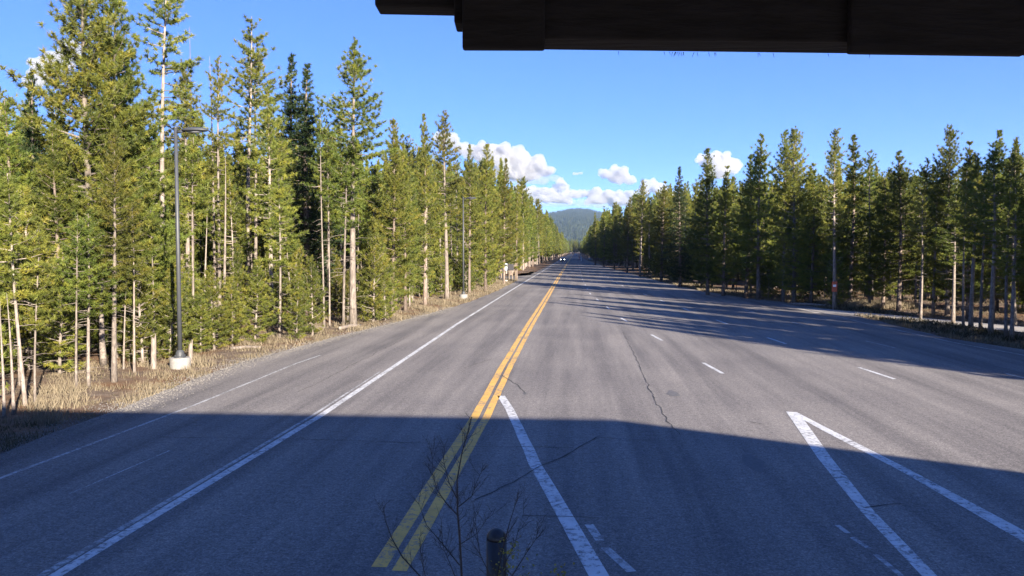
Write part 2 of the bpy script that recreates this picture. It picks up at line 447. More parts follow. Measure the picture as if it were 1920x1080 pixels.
strip('right_edge_line', [(19.4, 20), (17.6, 30), (16.6, 36), (16.1, 46), (16.0, 55), (15.6, 62), (13.6, 69), (11.7, 82), (10.4, 112), (7.8, 178), (5.6, 287)], .10, .004, M['white_worn'])

def crack(pix, w=.025, wob=.06):
    pts = [ground_at(*p) for p in pix]; out = []
    for a, c in zip(pts, pts[1:]):
        n = max(2, int((c-a).length/.18))
        for i in range(n):
            p = a.lerp(c, i/n); s = wob
            out.append((p.x + s*mnoise.noise((p.x*2.1, p.y*2.1, 1.1)), p.y + s*mnoise.noise((p.x*2.1, p.y*2.1, 7.7))))
    out.append((pts[-1].x, pts[-1].y))
    v = []; f = []
    for i, (x, y) in enumerate(out):
        a = out[max(i-1, 0)]; c = out[min(i+1, len(out)-1)]; dx, dy = c[0]-a[0], c[1]-a[1]; L = math.hypot(dx, dy) or 1
        ww = w*.5*(.45 + abs(mnoise.noise((x*3, y*3, 2)))*1.6); v += [(x-dy/L*ww, y+dx/L*ww, .008), (x+dy/L*ww, y-dx/L*ww, .008)]
        if i: f.append((2*i-2, 2*i-1, 2*i+1, 2*i))
    me = bpy.data.meshes.new('pavement_crack'); me.from_pydata(v, [], f); me.update()
    if me.polygons[0].normal.z < 0: me.flip_normals()
    link('pavement_crack', me, M['crack'], road)
crack([(1168,622),(1190,665),(1205,705),(1222,735),(1240,770),(1262,800),(1275,815)], .022, .10)
crack([(1275,828),(1200,826),(1118,820)], .02, .03); crack([(1118,820),(1060,855),(1010,876),(960,905),(890,938)], .03, .05)
crack([(820,838),(980,838),(1075,840)], .02, .03); crack([(300,820),(450,822),(640,826),(820,832)], .02, .03)
crack([(980,967),(1060,968),(1130,972)], .02, .03); crack([(1430,795),(1400,790)], .02); crack([(940,704),(970,722),(985,738)], .03, .05)
crack([(885,782),(880,800),(870,840)], .03, .02); crack([(560,735),(700,665),(780,622)], .018, .12); crack([(770,640),(860,603),(960,560)], .015, .1)
crack([(870,690),(940,668)], .02); crack([(1620,952),(1690,945)], .02); crack([(640,720),(720,700),(760,690)], .015, .05)
def blob(name, px, py, rx, ry, seed, z=.006):
    c = ground_at(px, py); pts = []
    for k in range(26):
        a = 2*math.pi*k/26; r = 1 + .45*mnoise.noise((math.cos(a)*1.6+seed, math.sin(a)*1.6, seed))
        pts.append((c.x+rx*r*math.cos(a), c.y+ry*r*math.sin(a)))
    poly_mesh(name, pts, z, M['stain'], road)
blob('oil_stain', 1262, 738, .16, .42, 1.3); blob('oil_stain', 1412, 868, .20, .55, 5.1); blob('oil_stain', 985, 738, .05, .2, 8.8)

# ------------------------------------------------------------------ hills, distant forest on them
def hill(name, Y, prof, depth, seed):
    """a wooded ridge; prof = [(pixel x, pixel y of the crest)]"""
    xs = np.linspace(prof[0][0], prof[-1][0], 150); crest = np.interp(xs, [p[0] for p in prof], [p[1] for p in prof])
    k = np.ones(9)/9; crest = np.convolve(np.pad(crest, 4, 'edge'), k, 'valid')
    ts = np.linspace(0, 1, 40); v = []
    for t in ts:
        d = Y - depth*(1-t)
        for x, c in zip(xs, crest):
            X = (x-1078)/F*d; zc = (471-c)/F*Y + H
            z = zc*(t**.8)*(1-.0*t) + 14*mnoise.noise((X*.004+seed, d*.004, seed))*t*(1-t)*4
            v.append((X, d, z - 2 if t == 0 else z))
    v = np.array(v); n = len(xs); ix = np.arange(len(ts)*n).reshape(len(ts), n)
    f = np.stack([ix[:-1,:-1], ix[:-1,1:], ix[1:,1:], ix[1:,:-1]], -1).reshape(-1, 4)
    o = link(name, np_mesh(name, v, f, smooth=True), M['hillside']); tag(o, kind='structure')
    return v.reshape(len(ts), n, 3)
M['hillside'] = simple_mat('wooded_hillside', (.022, .030, .020), .95, .4, .012)
hv = hill('hills', 6200, [(700,460),(880,440),(960,420),(1020,404),(1050,398),(1085,392.5),(1115,397),(1150,410),(1230,432),(1340,450),(1500,462)], 3600, 2.2)
# trees on the hill: a far-off wood, one mass
n = 26000
ti = rng.random(n)**.8*38.9; xi = rng.random(n)*148.9
i0, j0 = ti.astype(int), xi.astype(int); ft, fx = ti-i0, xi-j0
base = (hv[i0, j0]*((1-ft)*(1-fx))[:,None] + hv[i0+1, j0]*(ft*(1-fx))[:,None] + hv[i0, j0+1]*((1-ft)*fx)[:,None] + hv[i0+1, j0+1]*(ft*fx)[:,None])
hh = rng.uniform(12, 24, n); rr = hh*rng.uniform(.16, .26, n)
ang = rng.random(n)*6.28; vv = np.zeros((n, 5, 3))
for k in range(4):
    vv[:, k, 0] = base[:,0]+rr*np.cos(ang+k*1.571); vv[:, k, 1] = base[:,1]+rr*np.sin(ang+k*1.571); vv[:, k, 2] = base[:,2]-1
vv[:, 4] = base + np.stack([np.zeros(n), np.zeros(n), hh], -1)
fb = (np.arange(n)*5)[:,None,None] + np.array([[0,1,4],[1,2,4],[2,3,4],[3,0,4]])[None]
hf = link('hill_forest', np_mesh('hill_forest', vv.reshape(-1,3), fb.reshape(-1,3), tint=np.repeat(rng.random(n), 5)),
          attr_mat('far_conifers', [(0, (.014, .022, .014)), (1, (.040, .048, .026))], .0)); tag(hf, kind='stuff')
hf['label'] = 'far-off conifer wood covering the low hill at the end of the road'

# ------------------------------------------------------------------ clouds
def cloud_mat(dens=.014):
    m = bpy.data.materials.new('cloud'); m.use_nodes = True; nt = m.node_tree; nt.nodes.clear()
    out = nt.nodes.new('ShaderNodeOutputMaterial'); pv = nt.nodes.new('ShaderNodeVolumePrincipled')
    pv.inputs['Color'].default_value = (.93, .93, .94, 1); pv.inputs['Density'].default_value = dens; pv.inputs['Anisotropy'].default_value = .35
    nt.links.new(pv.outputs[0], out.inputs['Volume'])
    return m
M['cloud'] = cloud_mat(); M['thin_cloud'] = cloud_mat(.0022)
bm = bmesh.new(); bmesh.ops.create_icosphere(bm, subdivisions=3, radius=1.0)
bm.verts.ensure_lookup_table()
ICO = np.array([v.co[:] for v in bm.verts]); ICF = np.array([[v.index for v in f.verts] for f in bm.faces]); bm.free()
def cloud(label, lumps, Y=11000, seed=0, flat=None, mat='cloud'):
    """lumps = [(px, py, radius px, squash)]: a heap of puffs with a flat base"""
    V = []; Fc = []; r0 = random.Random(seed)
    lst = []
    for (px, py, r, sq) in lumps:
        lst.append((px, py, r, sq, 0))
        for _ in range(int(7 + r/2)):
            a = r0.uniform(-.3, 3.44); q = r*r0.uniform(.55, 1.0); rr_ = r*r0.uniform(.22, .5)
            lst.append((px+q*math.cos(a), py-q*math.sin(a)*sq, rr_, .9, r0.uniform(-1, 1)*r))
    s = Y/F; c = len(lst)
    for i, (px, py, r, sq, dy) in enumerate(lst):
        P = at_depth(px, py, Y + dy*s)
        d = np.array([mnoise.fractal(Vector(v)*1.9 + Vector((i*3.1+seed, 0, 0)), 1.0, 2.1, 4) for v in ICO])
        rad = r*s*(.92 + .30*d)
        v = ICO*rad[:,None]*np.array([1, 1, sq]) + np.array(P[:])
        if flat is not None:
            zb = (471-flat)*s + H
            v[:,2] = np.where(v[:,2] < zb, zb + (v[:,2]-zb)*.22, v[:,2])
        V.append(v); Fc.append(ICF + i*len(ICO))
    o = link('cloud', np_mesh('cloud', np.concatenate(V), np.concatenate(Fc), smooth=True), M[mat])
    tag(o, label, 'cloud', 'cumulus clouds')
    rm = o.modifiers.new('merge', 'REMESH'); rm.mode = 'VOXEL'; rm.voxel_size = 16.0; rm.use_smooth_shade = True
cloud('large heaped white cloud just right of the left treeline', [(880,285,16,.9),(905,288,22,.9),(932,292,26,.85),(962,302,28,.8),(995,313,27,.75),(1020,322,18,.6),(950,325,26,.5),(985,330,24,.45)], 11000, 1, 342)
cloud('low cloud under the largest heap, left of the road', [(975,358,16,.7),(1000,360,17,.6),(1052,350,14,.9),(1030,364,18,.5),(1070,366,17,.45),(1010,374,20,.35),(1050,376,18,.3)], 13000, 2, 381)
cloud('round white cloud above the road end, right', [(1132,326,11,.85),(1158,330,20,.9),(1180,338,13,.7)], 11500, 3, 352)
cloud('flat low cloud bank over the hill right of the road', [(1088,364,13,.6),(1115,364,17,.6),(1148,367,18,.55),(1180,369,16,.55),(1060,378,14,.3),(1120,378,20,.3),(1165,380,20,.3)], 14000, 4, 387)
cloud('white cloud behind the pine tops right of the road', [(1318,300,13,.9),(1350,308,24,.95),(1374,314,15,1),(1345,325,20,.6)], 12000, 5, 340)
cloud('white cloud low behind the first pines right of the road', [(1218,348,15,.75),(1236,355,15,.7),(1205,360,12,.6),(1250,364,14,.5)], 12500, 6, 374)
cloud('white cloud behind the pine tops at the far left', [(62,118,12,.7),(78,140,22,.9),(105,120,28,.9),(130,100,22,.9),(60,158,18,.7)], 10000, 7, 178)
cloud('white cloud showing through the left treeline', [(825,260,14,.85),(845,266,17,.8),(868,280,15,.7)], 11200, 8, 298)
cloud('flat thin grey-blue cloud layer just above the hill', [(985,378,16,.4),(1020,380,20,.35),(1060,382,20,.3),(1100,383,20,.3),(1140,384,20,.3),(1180,384,18,.3)], 15000, 12, 390, 'thin_cloud')
cloud('faint thin veil under the largest heaped cloud', [(960,338,22,.35),(1000,340,24,.3),(1035,336,16,.3)], 13500, 13, 346, 'thin_cloud')
cloud('tiny faint cloud scrap between the two larger ones', [(1078,326,6,.5),(1088,325,5,.5)], 12500, 9, 330)

# ------------------------------------------------------------------ pines
def make_pine(seed, Ht, cb, R, whorl, per, top_pow, tr, spread=1.0, sparse=.0, elev=(-12, 48), tuft=.20, K=10, stubs=12, lod=False, dead=False, width=.042, lean=.0, droop=0.0):
    r = random.Random(seed); g = Geo()
    n = 11; ph = r.random()*6.28; pts = []
    for i in range(n):
        t = i/(n-1); w = .012*Ht
        pts.append(Vector((w*math.sin(3.1*t+ph)*t + lean*Ht*t*t, w*math.cos(2.3*t+ph*1.7)*t, Ht*t*.985)))
    rad = [tr*((1-t)**.85)*(1 + .35*math.exp(-t*28)) + .012 for t in [i/(n-1) for i in range(n)]]
    pts[0].z = -.25
    g.tube(pts, rad, 5 if lod else 9)
    def trunk_at(z):
        q = max(0, min(.999, z/(Ht*.985)))*(n-1); i = int(q); return pts[i].lerp(pts[i+1], q-i)
    C = []; A = []; S = []; T = []
    if not dead:
        z = Ht*cb
        while z < Ht*.985:
            u = (z-Ht*cb)/(Ht*(1-cb)); prof = R*min(1.0, (1-u)**top_pow*1.3 + .03)*(.72+.28*min(1, u*5))
            m = max(2, int(per*(1 if u < .8 else .8))); a0 = r.random()*6.28
            for k in range(m):
                if r.random() < sparse: continue
                az = a0 + 6.283*k/m + r.uniform(-.35, .35); L = prof*r.uniform(.55, 1.18)*spread
                if r.random() < .07: L *= 1.3
                el = math.radians(elev[0] + (elev[1]-elev[0])*u**1.3 + r.uniform(-9, 9))
                zz = z + r.uniform(-.5, .5)*whorl; b0 = trunk_at(zz); dh = Vector((math.cos(az), math.sin(az), 0))
                path = []
                for q in (0, .35, .7, 1.0):
                    p = b0 + dh*(L*q*math.cos(el)) + Vector((0, 0, L*q*math.sin(el) + L*((.30*q**2.2 if not droop else .12*q**2.2) - droop*q)))
                    path.append(p)
                if not lod or L > .8:
                    g.tube(path, [max(.012, .016+.012*L), .012+.006*L, .008, .004], 3, cap=False)
                def pos(q):
                    q = max(0, min(.999, q)); j = 0 if q < .35 else (1 if q < .7 else 2)
                    qs = (0, .35, .7, 1.0); return path[j].lerp(path[j+1], (q-qs[j])/(qs[j+1]-qs[j])), (path[j+1]-path[j]).normalized()
                start = .22 if u > .5 else .34
                stp = tuft*(1.5 if lod else 1.45)
                nq = max(2, int(L*(1-start)/stp))
                bt = r.random()
                for j in range(nq+1):
                    q = start + (1-start)*j/nq; p, d = pos(q)
                    C.append(p + Vector((r.gauss(0,.03), r.gauss(0,.03), r.gauss(0,.03)))); A.append((d + Vector((0,0,.55))).normalized()); S.append(1.0 if u < .85 else .75); T.append(bt)
                    ll = (.42*L*(1.08-q))*r.uniform(.6, 1.15)
                    if ll < .12: continue
                    for sgn in (-1, 1):
                        if r.random() < .12: continue
                        dd = (d*.75 + Vector((-dh.y, dh.x, 0))*sgn*.8 + Vector((0,0,r.uniform(-.1,.35)))).normalized()
                        ns = max(1, int(ll/(stp*1.0)))
                        for i in range(1, ns+1):
                            C.append(p + dd*(ll*i/ns) + Vector((0,0,.10*ll*(i/ns)**2))); A.append((dd + Vector((0,0,.6))).normalized()); S.append(r.uniform(.8, 1.1)); T.append(bt*.7+.3*r.random())
            z += whorl*r.uniform(.75, 1.3)
    # dead stubs and bare limbs below the crown
    zlo, zhi = Ht*.10, Ht*(cb+.06 if not dead else .98)
    for _ in range(stubs):
        zz = r.uniform(zlo, zhi); az = r.random()*6.28; L = r.uniform(.2, 1.0)*(1.0 if not dead else .9*(1-zz/Ht)+.15)
        b0 = trunk_at(zz); d = Vector((math.cos(az), math.sin(az), r.uniform(-.25, .35)))
        g.tube([b0, b0+d*L*.5, b0+d*L+Vector((0,0,-.12*L))], [.018, .012, .005], 3, cap=False)
    tm = bpy.data.meshes.new('trunk'); tm.from_pydata(g.v, [], g.f); tm.update()
    tm.polygons.foreach_set('use_smooth', np.ones(len(tm.polygons), bool))
    if dead: return tm, None
    rg = np.random.default_rng(seed); C = np.array([c[:] for c in C]); A = np.array([a[:] for a in A]); S = np.array(S); T = np.array(T)
    N = len(C); c = np.repeat(C, K, 0); a = np.repeat(A, K, 0); s = np.repeat(S, K)
    d = a*.62 + rg.normal(0, .70, (N*K, 3)); d /= np.linalg.norm(d, axis=1)[:,None]
    sd_ = np.cross(d, rg.normal(0, 1, (N*K, 3))); sd_ /= np.linalg.norm(sd_, axis=1)[:,None]+1e-9
    Ln = tuft*rg.uniform(.75, 1.3, N*K)*s; wd = width*rg.uniform(.7, 1.25, N*K)
    o = c + a*((rg.random(N*K)-.5)*tuft*.6)[:,None]
    v = np.stack([o - sd_*wd[:,None]*.5, o + sd_*wd[:,None]*.5, o + d*Ln[:,None]], 1).reshape(-1, 3)
    tint = np.clip(np.repeat(np.repeat(T*.45 + rg.random(N)*.4, K) + rg.random(N*K)*.2, 3), 0, 1)
    cm = np_mesh('crown', v, np.arange(N*K*3).reshape(-1, 3), tint=tint)
    return tm, cm

KIND = {}
def proto(kind, seed, needle, bark, **kw):
    tm, cm = make_pine(seed, **kw); tm.materials.append(M[bark])
    if cm: cm.materials.append(M[needle])
    KIND.setdefault(kind, []).append((tm, cm, kw['Ht']))
for s in range(3): proto('tall', 10+s, 'needle', 'bark_pale', Ht=15, cb=(.50,.42,.38)[s], R=1.75, whorl=.34, per=5, top_pow=.8, tr=.145, stubs=26, sparse=.12, tuft=.195, K=36, width=.030)
for s in range(3): proto('slim', 20+s, 'needle', 'bark_pale', Ht=16, cb=(.52,.6,.46)[s], R=1.4, whorl=.42, per=4.2, top_pow=.65, tr=.10, stubs=34, sparse=.25, tuft=.19, K=36, width=.030)
for s in range(4): proto('full', 30+s, 'needle', 'bark', Ht=13, cb=(.10,.16,.22,.12)[s], R=(2.1,1.8,1.9,1.65)[s], whorl=.33, per=5.4, top_pow=1.0, tr=.12, stubs=14, sparse=.08, tuft=.195, K=36, width=.030)
for s in range(2): proto('bushy', 40+s, 'needle', 'bark_pale', Ht=15, cb=.10, R=2.6, whorl=.33, per=5.8, top_pow=.75, tr=.15, stubs=10, sparse=.07, tuft=.20, K=36, width=.030)
for s in range(3): proto('young', 50+s, 'needle', 'bark_pale', Ht=5, cb=.06, R=1.05, whorl=.27, per=5, top_pow=.85, tr=.045, stubs=4, sparse=.08, tuft=.16, K=32, width=.027, elev=(5, 60))
for s in range(3): proto('pole', 60+s, 'needle', 'bark_pale', Ht=9, cb=(.45,.55,.4)[s], R=1.1, whorl=.30, per=4.8, top_pow=.7, tr=.052, stubs=18, sparse=.15, tuft=.18, K=34, width=.029, lean=(.02,-.015,.03)[s])
for s in range(2): proto('fir', 70+s, 'needle_dark', 'bark', Ht=14, cb=.10, R=1.75, whorl=.26, per=6, top_pow=1.0, tr=.16, stubs=6, sparse=.04, tuft=.2, K=18, elev=(-22, 30), droop=.06)
for s in range(2): proto('snag', 80+s, None, 'deadwood', Ht=14, cb=.4, R=1, whorl=.4, per=4, top_pow=.8, tr=.13, stubs=38, dead=True)

PINES = []
def pine(kind, x, y, h, label, group, cat='pine tree', name='pine_tree', var=None, wide=1.0):
    lst = KIND[kind]; tm, cm, h0 = lst[random.randrange(len(lst)) if var is None else var % len(lst)]
    s = h/h0
    t = empty(name, (x, y, float(floor_z(x, y))), random.random()*6.283)
    sx = wide*s**.75*random.uniform(.9, 1.1); t.scale = (sx, sx*random.uniform(.9, 1.1), s)
    tl = .028 if kind in ('pole', 'snag', 'young') else .012
    t.rotation_euler = (random.gauss(0, tl), random.gauss(0, tl), random.random()*6.283)
    tag(t, label, cat, group)
    link('trunk', tm, None, t)
    if cm is not None: link('crown', cm, None, t)
    PINES.append((x, y, kind, h)); return t

KEYS = []          # trunks that the photograph shows down to the ground: keep sight lines to them free
def landmark(kind, px, base, top, label, free=9, var=None, wide=1.0, group=None, cat='pine tree', name='pine_tree', px_top=None):
    p = ground_at(px, base); h = top_z(p.x, p.y, top)
    t = pine(kind, p.x, p.y, h, label, group, cat, name, var, wide)
    if free: KEYS.append((px, free, depth_of(p.x, p.y)))
    return t

# --- left of the road
landmark('tall', 662, 612, 72, 'tall open-crowned pine with a thick bare trunk at the left verge', 20, 0, 1.25)
landmark('tall', 838, 561, 205, 'tall pine with pale bare trunk beside the farther lamp post', 12, 1, 1.1)
landmark('slim', 465, 592, 28, 'very tall sparse pine with a pale trunk right of the nearer lamp post', 7, 0, 1.3)
landmark('slim', 478, 586, 70, 'slender sparse pine close beside the very tall pale-trunked one', 3, 2)
landmark('slim', 311, 622, -60, 'tall ragged pine cut by the top edge, just left of the nearer lamp', 6, 1, 1.5)
landmark('bushy', 178, 668, -90, 'huge bushy yellow-green pine cut by the top edge at far left', 0, 0, 1.12)
landmark('bushy', 250, 655, 70, 'bushy yellow-green pine right of the huge one at far left', 0, 1, 1.0)
landmark('bushy', 216, 664, -25, 'bushy pine filling the gap right beside the huge bushy one', 0, 1, .95)
landmark('full', 120, 690, 250, 'dense pine in front of the huge bushy one, far left', 0, 2)
landmark('slim', 412, 606, 112, 'thin pine with leaning pale trunk right behind the nearer lamp head', 4, 2)
landmark('tall', 355, 604, 120, 'full pine standing behind the nearer lamp head', 0, 1)
landmark('fir', 577, 590, 124, 'dark green spire-topped fir among the lighter pines on the left', 4, 0, 1.2, cat='fir tree', name='fir_tree')
landmark('fir', 548, 584, 104, 'narrower dark fir just left of the spire-topped fir', 0, 1, .95, cat='fir tree', name='fir_tree')
landmark('slim', 608, 616, 205, 'left of two thin pale trunks left of the thick verge pine', 5, 1, .7)
landmark('slim', 618, 611, 230, 'right of two thin pale trunks left of the thick verge pine', 3, 0, .6)
landmark('pole', 644, 613, 260, 'thin pine just left of the thick bare verge trunk', 4, 1)
landmark('pole', 524, 636, 330, 'pale-stemmed slim pine at the verge left of the dark firs', 5, 0)
landmark('tall', 510, 610, 165, 'leafy pine left of the dark firs with trunk half hidden', 0, 2)
landmark('full', 735, 592, 212, 'pine spire right of the tall open-crowned verge pine', 0, 0, .9)
landmark('full', 760, 583, 246, 'short dark-topped pine, second right of the open-crowned verge pine', 0, 3, .9)
landmark('full', 797, 574, 215, 'pine with a narrow spire left of the farther lamp post', 0, 1, .9)
landmark('pole', 768, 578, 330, 'thin-stemmed pine with visible trunk between open-crowned pine and farther lamp', 5, 2)
landmark('full', 880, 552, 268, 'full pine right behind the farther lamp post', 0, 2)
landmark('full', 910, 546, 262, 'tall full pine right of the farther lamp post', 0, 0)
landmark('full', 945, 533, 296, 'tall pine above the roadside signs', 0, 1)
landmark('full', 969, 524, 335, 'pine just right of and behind the roadside signs', 0, 3)
landmark('fir', 72, 668, 130, 'dark shaded spire left of the huge bushy pine', 0, 1, .9, cat='fir tree', name='fir_tree')
landmark('full', 22, 690, 185, 'rounded pine at the left edge of the picture', 0, 0, 1.2)
landmark('pole', 48, 762, 320, 'pale thin pine trunk third from the left edge, reaching the verge', 6, 0, 1.1)
landmark('pole', 66, 757, 420, 'slanting pale stem right beside the third trunk from the left edge', 4, 2, .8)
landmark('pole', 143, 735, 400, 'pale straight stem left of the leaning stem near the verge', 5, 1)
landmark('pole', 166, 730, 395, 'leaning whitish stem rising from the dry grass left of the lamp', 5, 2, 1.1)
landmark('tall', 214, 718, 240, 'thick two-toned trunk at the verge left of the nearer lamp', 9, 2, .9)
landmark('pole', 232, 698, 430, 'crooked thin stem right of the thick two-toned trunk', 4, 0, .8)
landmark('pole', 252, 702, 380, 'straight thin trunk midway between two-toned trunk and nearer lamp', 5, 1)
landmark('snag', 362, 600, 55, 'dead bare spire rising above the pines right of the nearer lamp', 0, 0, .5, cat='dead tree', name='dead_tree')
landmark('snag', 404, 598, 108, 'dead bare pole with a thin tip behind the lamp head', 0, 1, .6, cat='dead tree', name='dead_tree')
for i, (px, b, tp, lb) in enumerate([(8, 782, 560, 'leftmost bare whitish dead stem at the picture edge'), (26, 776, 545, 'second bare whitish dead stem from the left edge'),
        (195, 694, 480, 'grey thick dead trunk left of the two-toned trunk'), (420, 622, 290, 'bare grey trunk right of the nearer lamp pole'),
        (384, 614, 390, 'broken pale trunk just right of the nearer lamp pole')]):
    landmark('snag', px, b, tp, lb, 5, i, .9 if i != 2 else 2.2, cat='dead tree', name='dead_tree')
# --- right of the road
RL = [(1116,497,398,'full',1),(1132,500,384,'full',3),(1152,505,376,'full',0),(1176,511,368,'full',2),(1200,519,334,'tall',1),(1240,528,336,'full',3),(1275,538,311,'fir',0),
      (1327,553,268,'full',0),(1356,555,306,'full',3),(1398,559,288,'full',1),(1422,562,246,'full',2),(1469,566,240,'tall',2),(1488,569,238,'bushy',1),
      (1564,580,238,'tall',2),(1593,574,254,'full',1),(1630,578,274,'slim',0),(1685,583,279,'full',2),(1725,588,294,'slim',2),(1776,592,235,'bushy',0),
      (1815,598,258,'full',3),(1860,604,244,'full',1),(1902,610,270,'tall',0),(1520,572,300,'full',3),(1655,580,330,'full',0),(1750,590,300,'tall',1)]
RT = ['small far pine at the right side of the road end', 'second pine from the road end on the right', 'third pine from the road end on the right', 'fourth pine from the road end on the right',
      'pine spire with bare trunk, first to stand out right of the road', 'pine between the first spire and the dark narrow fir, right', 'dark narrow fir right of the road below the clouds',
      'tall conical pine in front of the right-hand cloud', 'short pine right beside the conical one at the cloud', 'pine left of the slender spire, right of the cloud', 'slender high spire right of the cloud',
      'tall pine with pale trunk left of the broad double-topped one', 'broad tall double-topped pine in the middle of the right treeline', 'tall pine whose trunk carries an orange marker',
      'spire just right of the pine with the orange marker', 'thin sparse spire, second right of the marked pine', 'conical pine right of the thin sparse spire', 'sparse crooked-topped pine right of the conical one',
      'highest rounded pine top at the right', 'double spire right of the highest rounded top', 'tall spire second from the right edge', 'rightmost tall pine cut by the picture edge',
      'full pine filling the gap left of the marked pine', 'low full pine right of the thin sparse spire', 'pine with lit bare trunk in front of the side road']
for (px, b, tp, kd, vr), lb in zip(RL, RT):
    if kd == 'fir': landmark(kd, px, b, tp, lb, 0, vr, cat='fir tree', name='fir_tree')
    else: landmark(kd, px, b, tp, lb, 10 if px == 1564 else 0, vr, 1.15 if kd == 'full' else 1.0)
for i, (px, b, tp) in enumerate([(1806,614,300),(1820,619,285),(1838,624,310),(1857,631,270),(1886,637,290),(1897,640,330),(1726,600,360),(1787,606,330)]):
    landmark(('slim', 'tall')[i % 2], px, b, tp, ['first', 'second', 'third', 'fourth', 'fifth', 'sixth', 'lone leftmost', 'short'][i] + ' dark trunk on the strip between lot and side road, counted from the left' if i < 6 else
             ('leftmost dark slim pine on the strip beside the side road' if i == 6 else 'slim pine left of the dark trunks beside the side road'), 0, i, 1.1)

for i, (px, b, tp, lb) in enumerate([(376, 662, 545, 'small bright young pine just right of the nearer lamp base'), (402, 656, 500, 'second young pine right of the nearer lamp base'),
        (436, 650, 520, 'young pine behind the pale fallen log'), (478, 645, 490, 'young pine left of the pale-stemmed verge pine'), (556, 640, 505, 'bushy young pine below the dark firs'),
        (586, 630, 480, 'young pine just left of the two thin pale trunks'), (700, 604, 420, 'bushy young pine right of the thick verge trunk'), (722, 600, 455, 'second young pine right of the thick verge trunk'),
        (112, 712, 480, 'young pine between the leftmost stems and the straight pale stem'), (268, 684, 470, 'young pine left of the nearer lamp base'), (318, 676, 500, 'young pine close behind the nearer lamp pole')]):
    landmark('young', px, b, tp, lb, 0, i, 1.15, name='young_pine')
# --- fill: the rest of the stands
def clear(x, y, h, dmin):
    for (a, b_, k, hh) in PINES:
        if abs(a-x) < dmin and (a-x)**2 + (b_-y)**2 < dmin**2: return False
    d = depth_of(x, y)
    if d > 5:
        p = px_of(x, y); w = F*.23*(h**.5)/d*(.45 if h < 7 else (.6 if h < 9.6 else 1))
        for (kx, fr, kd) in KEYS:
            if d < kd + 1 and abs(p-kx) < fr + w: return False
    return True
GR = random.Random(3)
# gaps added to the right stand along the sun's direction, shaped to throw bright streaks on the lot
LIGHT_GAPS = [(31.6,.15),(35.0,.4),(38.6,.6),(43.5,.5),(49,.8),(56,.7),(63,.9),(72,.9),(82,1),(94,1.2),(108,1.4),(124,1.6)]
def in_light_gap(x, y, extra=.8):
    if x < 4: return False
    q = x*math.cos(SUN_AZ) + y*math.sin(SUN_AZ)
    return any(abs(q-c) < w + (.25 if q < 41 else extra) for c, w in LIGHT_GAPS)
count = {}
ZL = [(100, 'left of the huge bushy pine'), (338, 'between the bushy pine and the nearer lamp'), (545, 'between the nearer lamp and the dark firs'), (662, 'between the dark firs and the thick verge trunk'),
      (838, 'between the thick verge trunk and the farther lamp'), (942, 'between the farther lamp and the roadside signs'), (1080, 'past the roadside signs')]
ZR = [(1200, 'near the road end'), (1327, 'left of the conical pine at the cloud'), (1488, 'between the cloud and the double-topped pine'), (1564, 'left of the orange marker'),
      (1700, 'right of the orange marker'), (9999, 'behind the side road')]
def zone(x, y):
    p = px_of(x, y)
    return ', ' + next(t for lim, t in (ZL if x < 0 else ZR) if p < lim)
def fill(n, fx, fy, kinds, hfun, dmin, label, group, tries=4000, name='pine_tree', cat='pine tree', near=None):
    c = 0
    for _ in range(tries):
        if c >= n: break
        y = fy(GR.random()); x = fx(y, GR.random()); h = hfun(x, y)*GR.uniform(.68, 1.14); kd = GR.choice(kinds)
        if bool(in_poly(np.array(x), np.array(y), ROADP)) or bool(in_poly(np.array(x), np.array(y), SIDE)): continue
        if float(min(seg_dist(np.array(x), np.array(y), ROADP), seg_dist(np.array(x), np.array(y), SIDE))) < .9: continue
        if in_light_gap(x, y) or not clear(x, y, h, dmin): continue
        pine(kd, x, y, h, label + zone(x, y), group, cat, name); c += 1
    count[label] = c
hl = lambda x, y: 10.6 + 6.5*min(1, max(0, (y-30)/110))
hr = lambda x, y: 8.8 + 5.4*min(1, max(0, (y-50)/90))
# understory along the left verge
fill(62, lambda y, q: left_edge(y) - 2.0 - 5.5*q, lambda q: 27 + 85*q**1.4, ['young'], lambda x, y: 2.8 + 2.6*GR.random(), .95,
     'low young pine at the left verge', 'young pines along the left verge', name='young_pine')
fill(20, lambda y, q: left_edge(y) - 3.0 - 5.5*q, lambda q: 19 + 14*q, ['young', 'pole'], lambda x, y: 4.5 + 2*GR.random(), 1.2,
     'young pine behind the shaded grass', 'young pines at the far left', name='young_pine')
fill(75, lambda y, q: left_edge(y) - 4.0 - 9*q, lambda q: 24 + 105*q**1.25, ['full', 'slim', 'tall', 'tall', 'slim'], hl, 1.8,
     'pine of the left stand', 'pines of the left stand')
fill(46, lambda y, q: left_edge(y) - 4 - 10*q, lambda q: 26 + 50*q, ['pole'], lambda x, y: 9, 1.3,
     'thin pole-like left pine', 'pole pines of the left stand')
fill(84, lambda y, q: right_edge(y) + 2.0 + 9*q + (7 if y < 56 else 0), lambda q: 50 + 130*q**1.35, ['full', 'full', 'tall', 'slim', 'full'], hr, 1.9,
     'pine of the right stand', 'pines of the right stand')
fill(44, lambda y, q: right_edge(y) + 1.2 + 3*q, lambda q: 57 + 80*q**1.2, ['young', 'young', 'young', 'pole'], lambda x, y: 4.6, 1.3,
     'low young pine at right', 'young pines along the right edge', name='young_pine')
print('fill counts', count, 'pines', len(PINES))

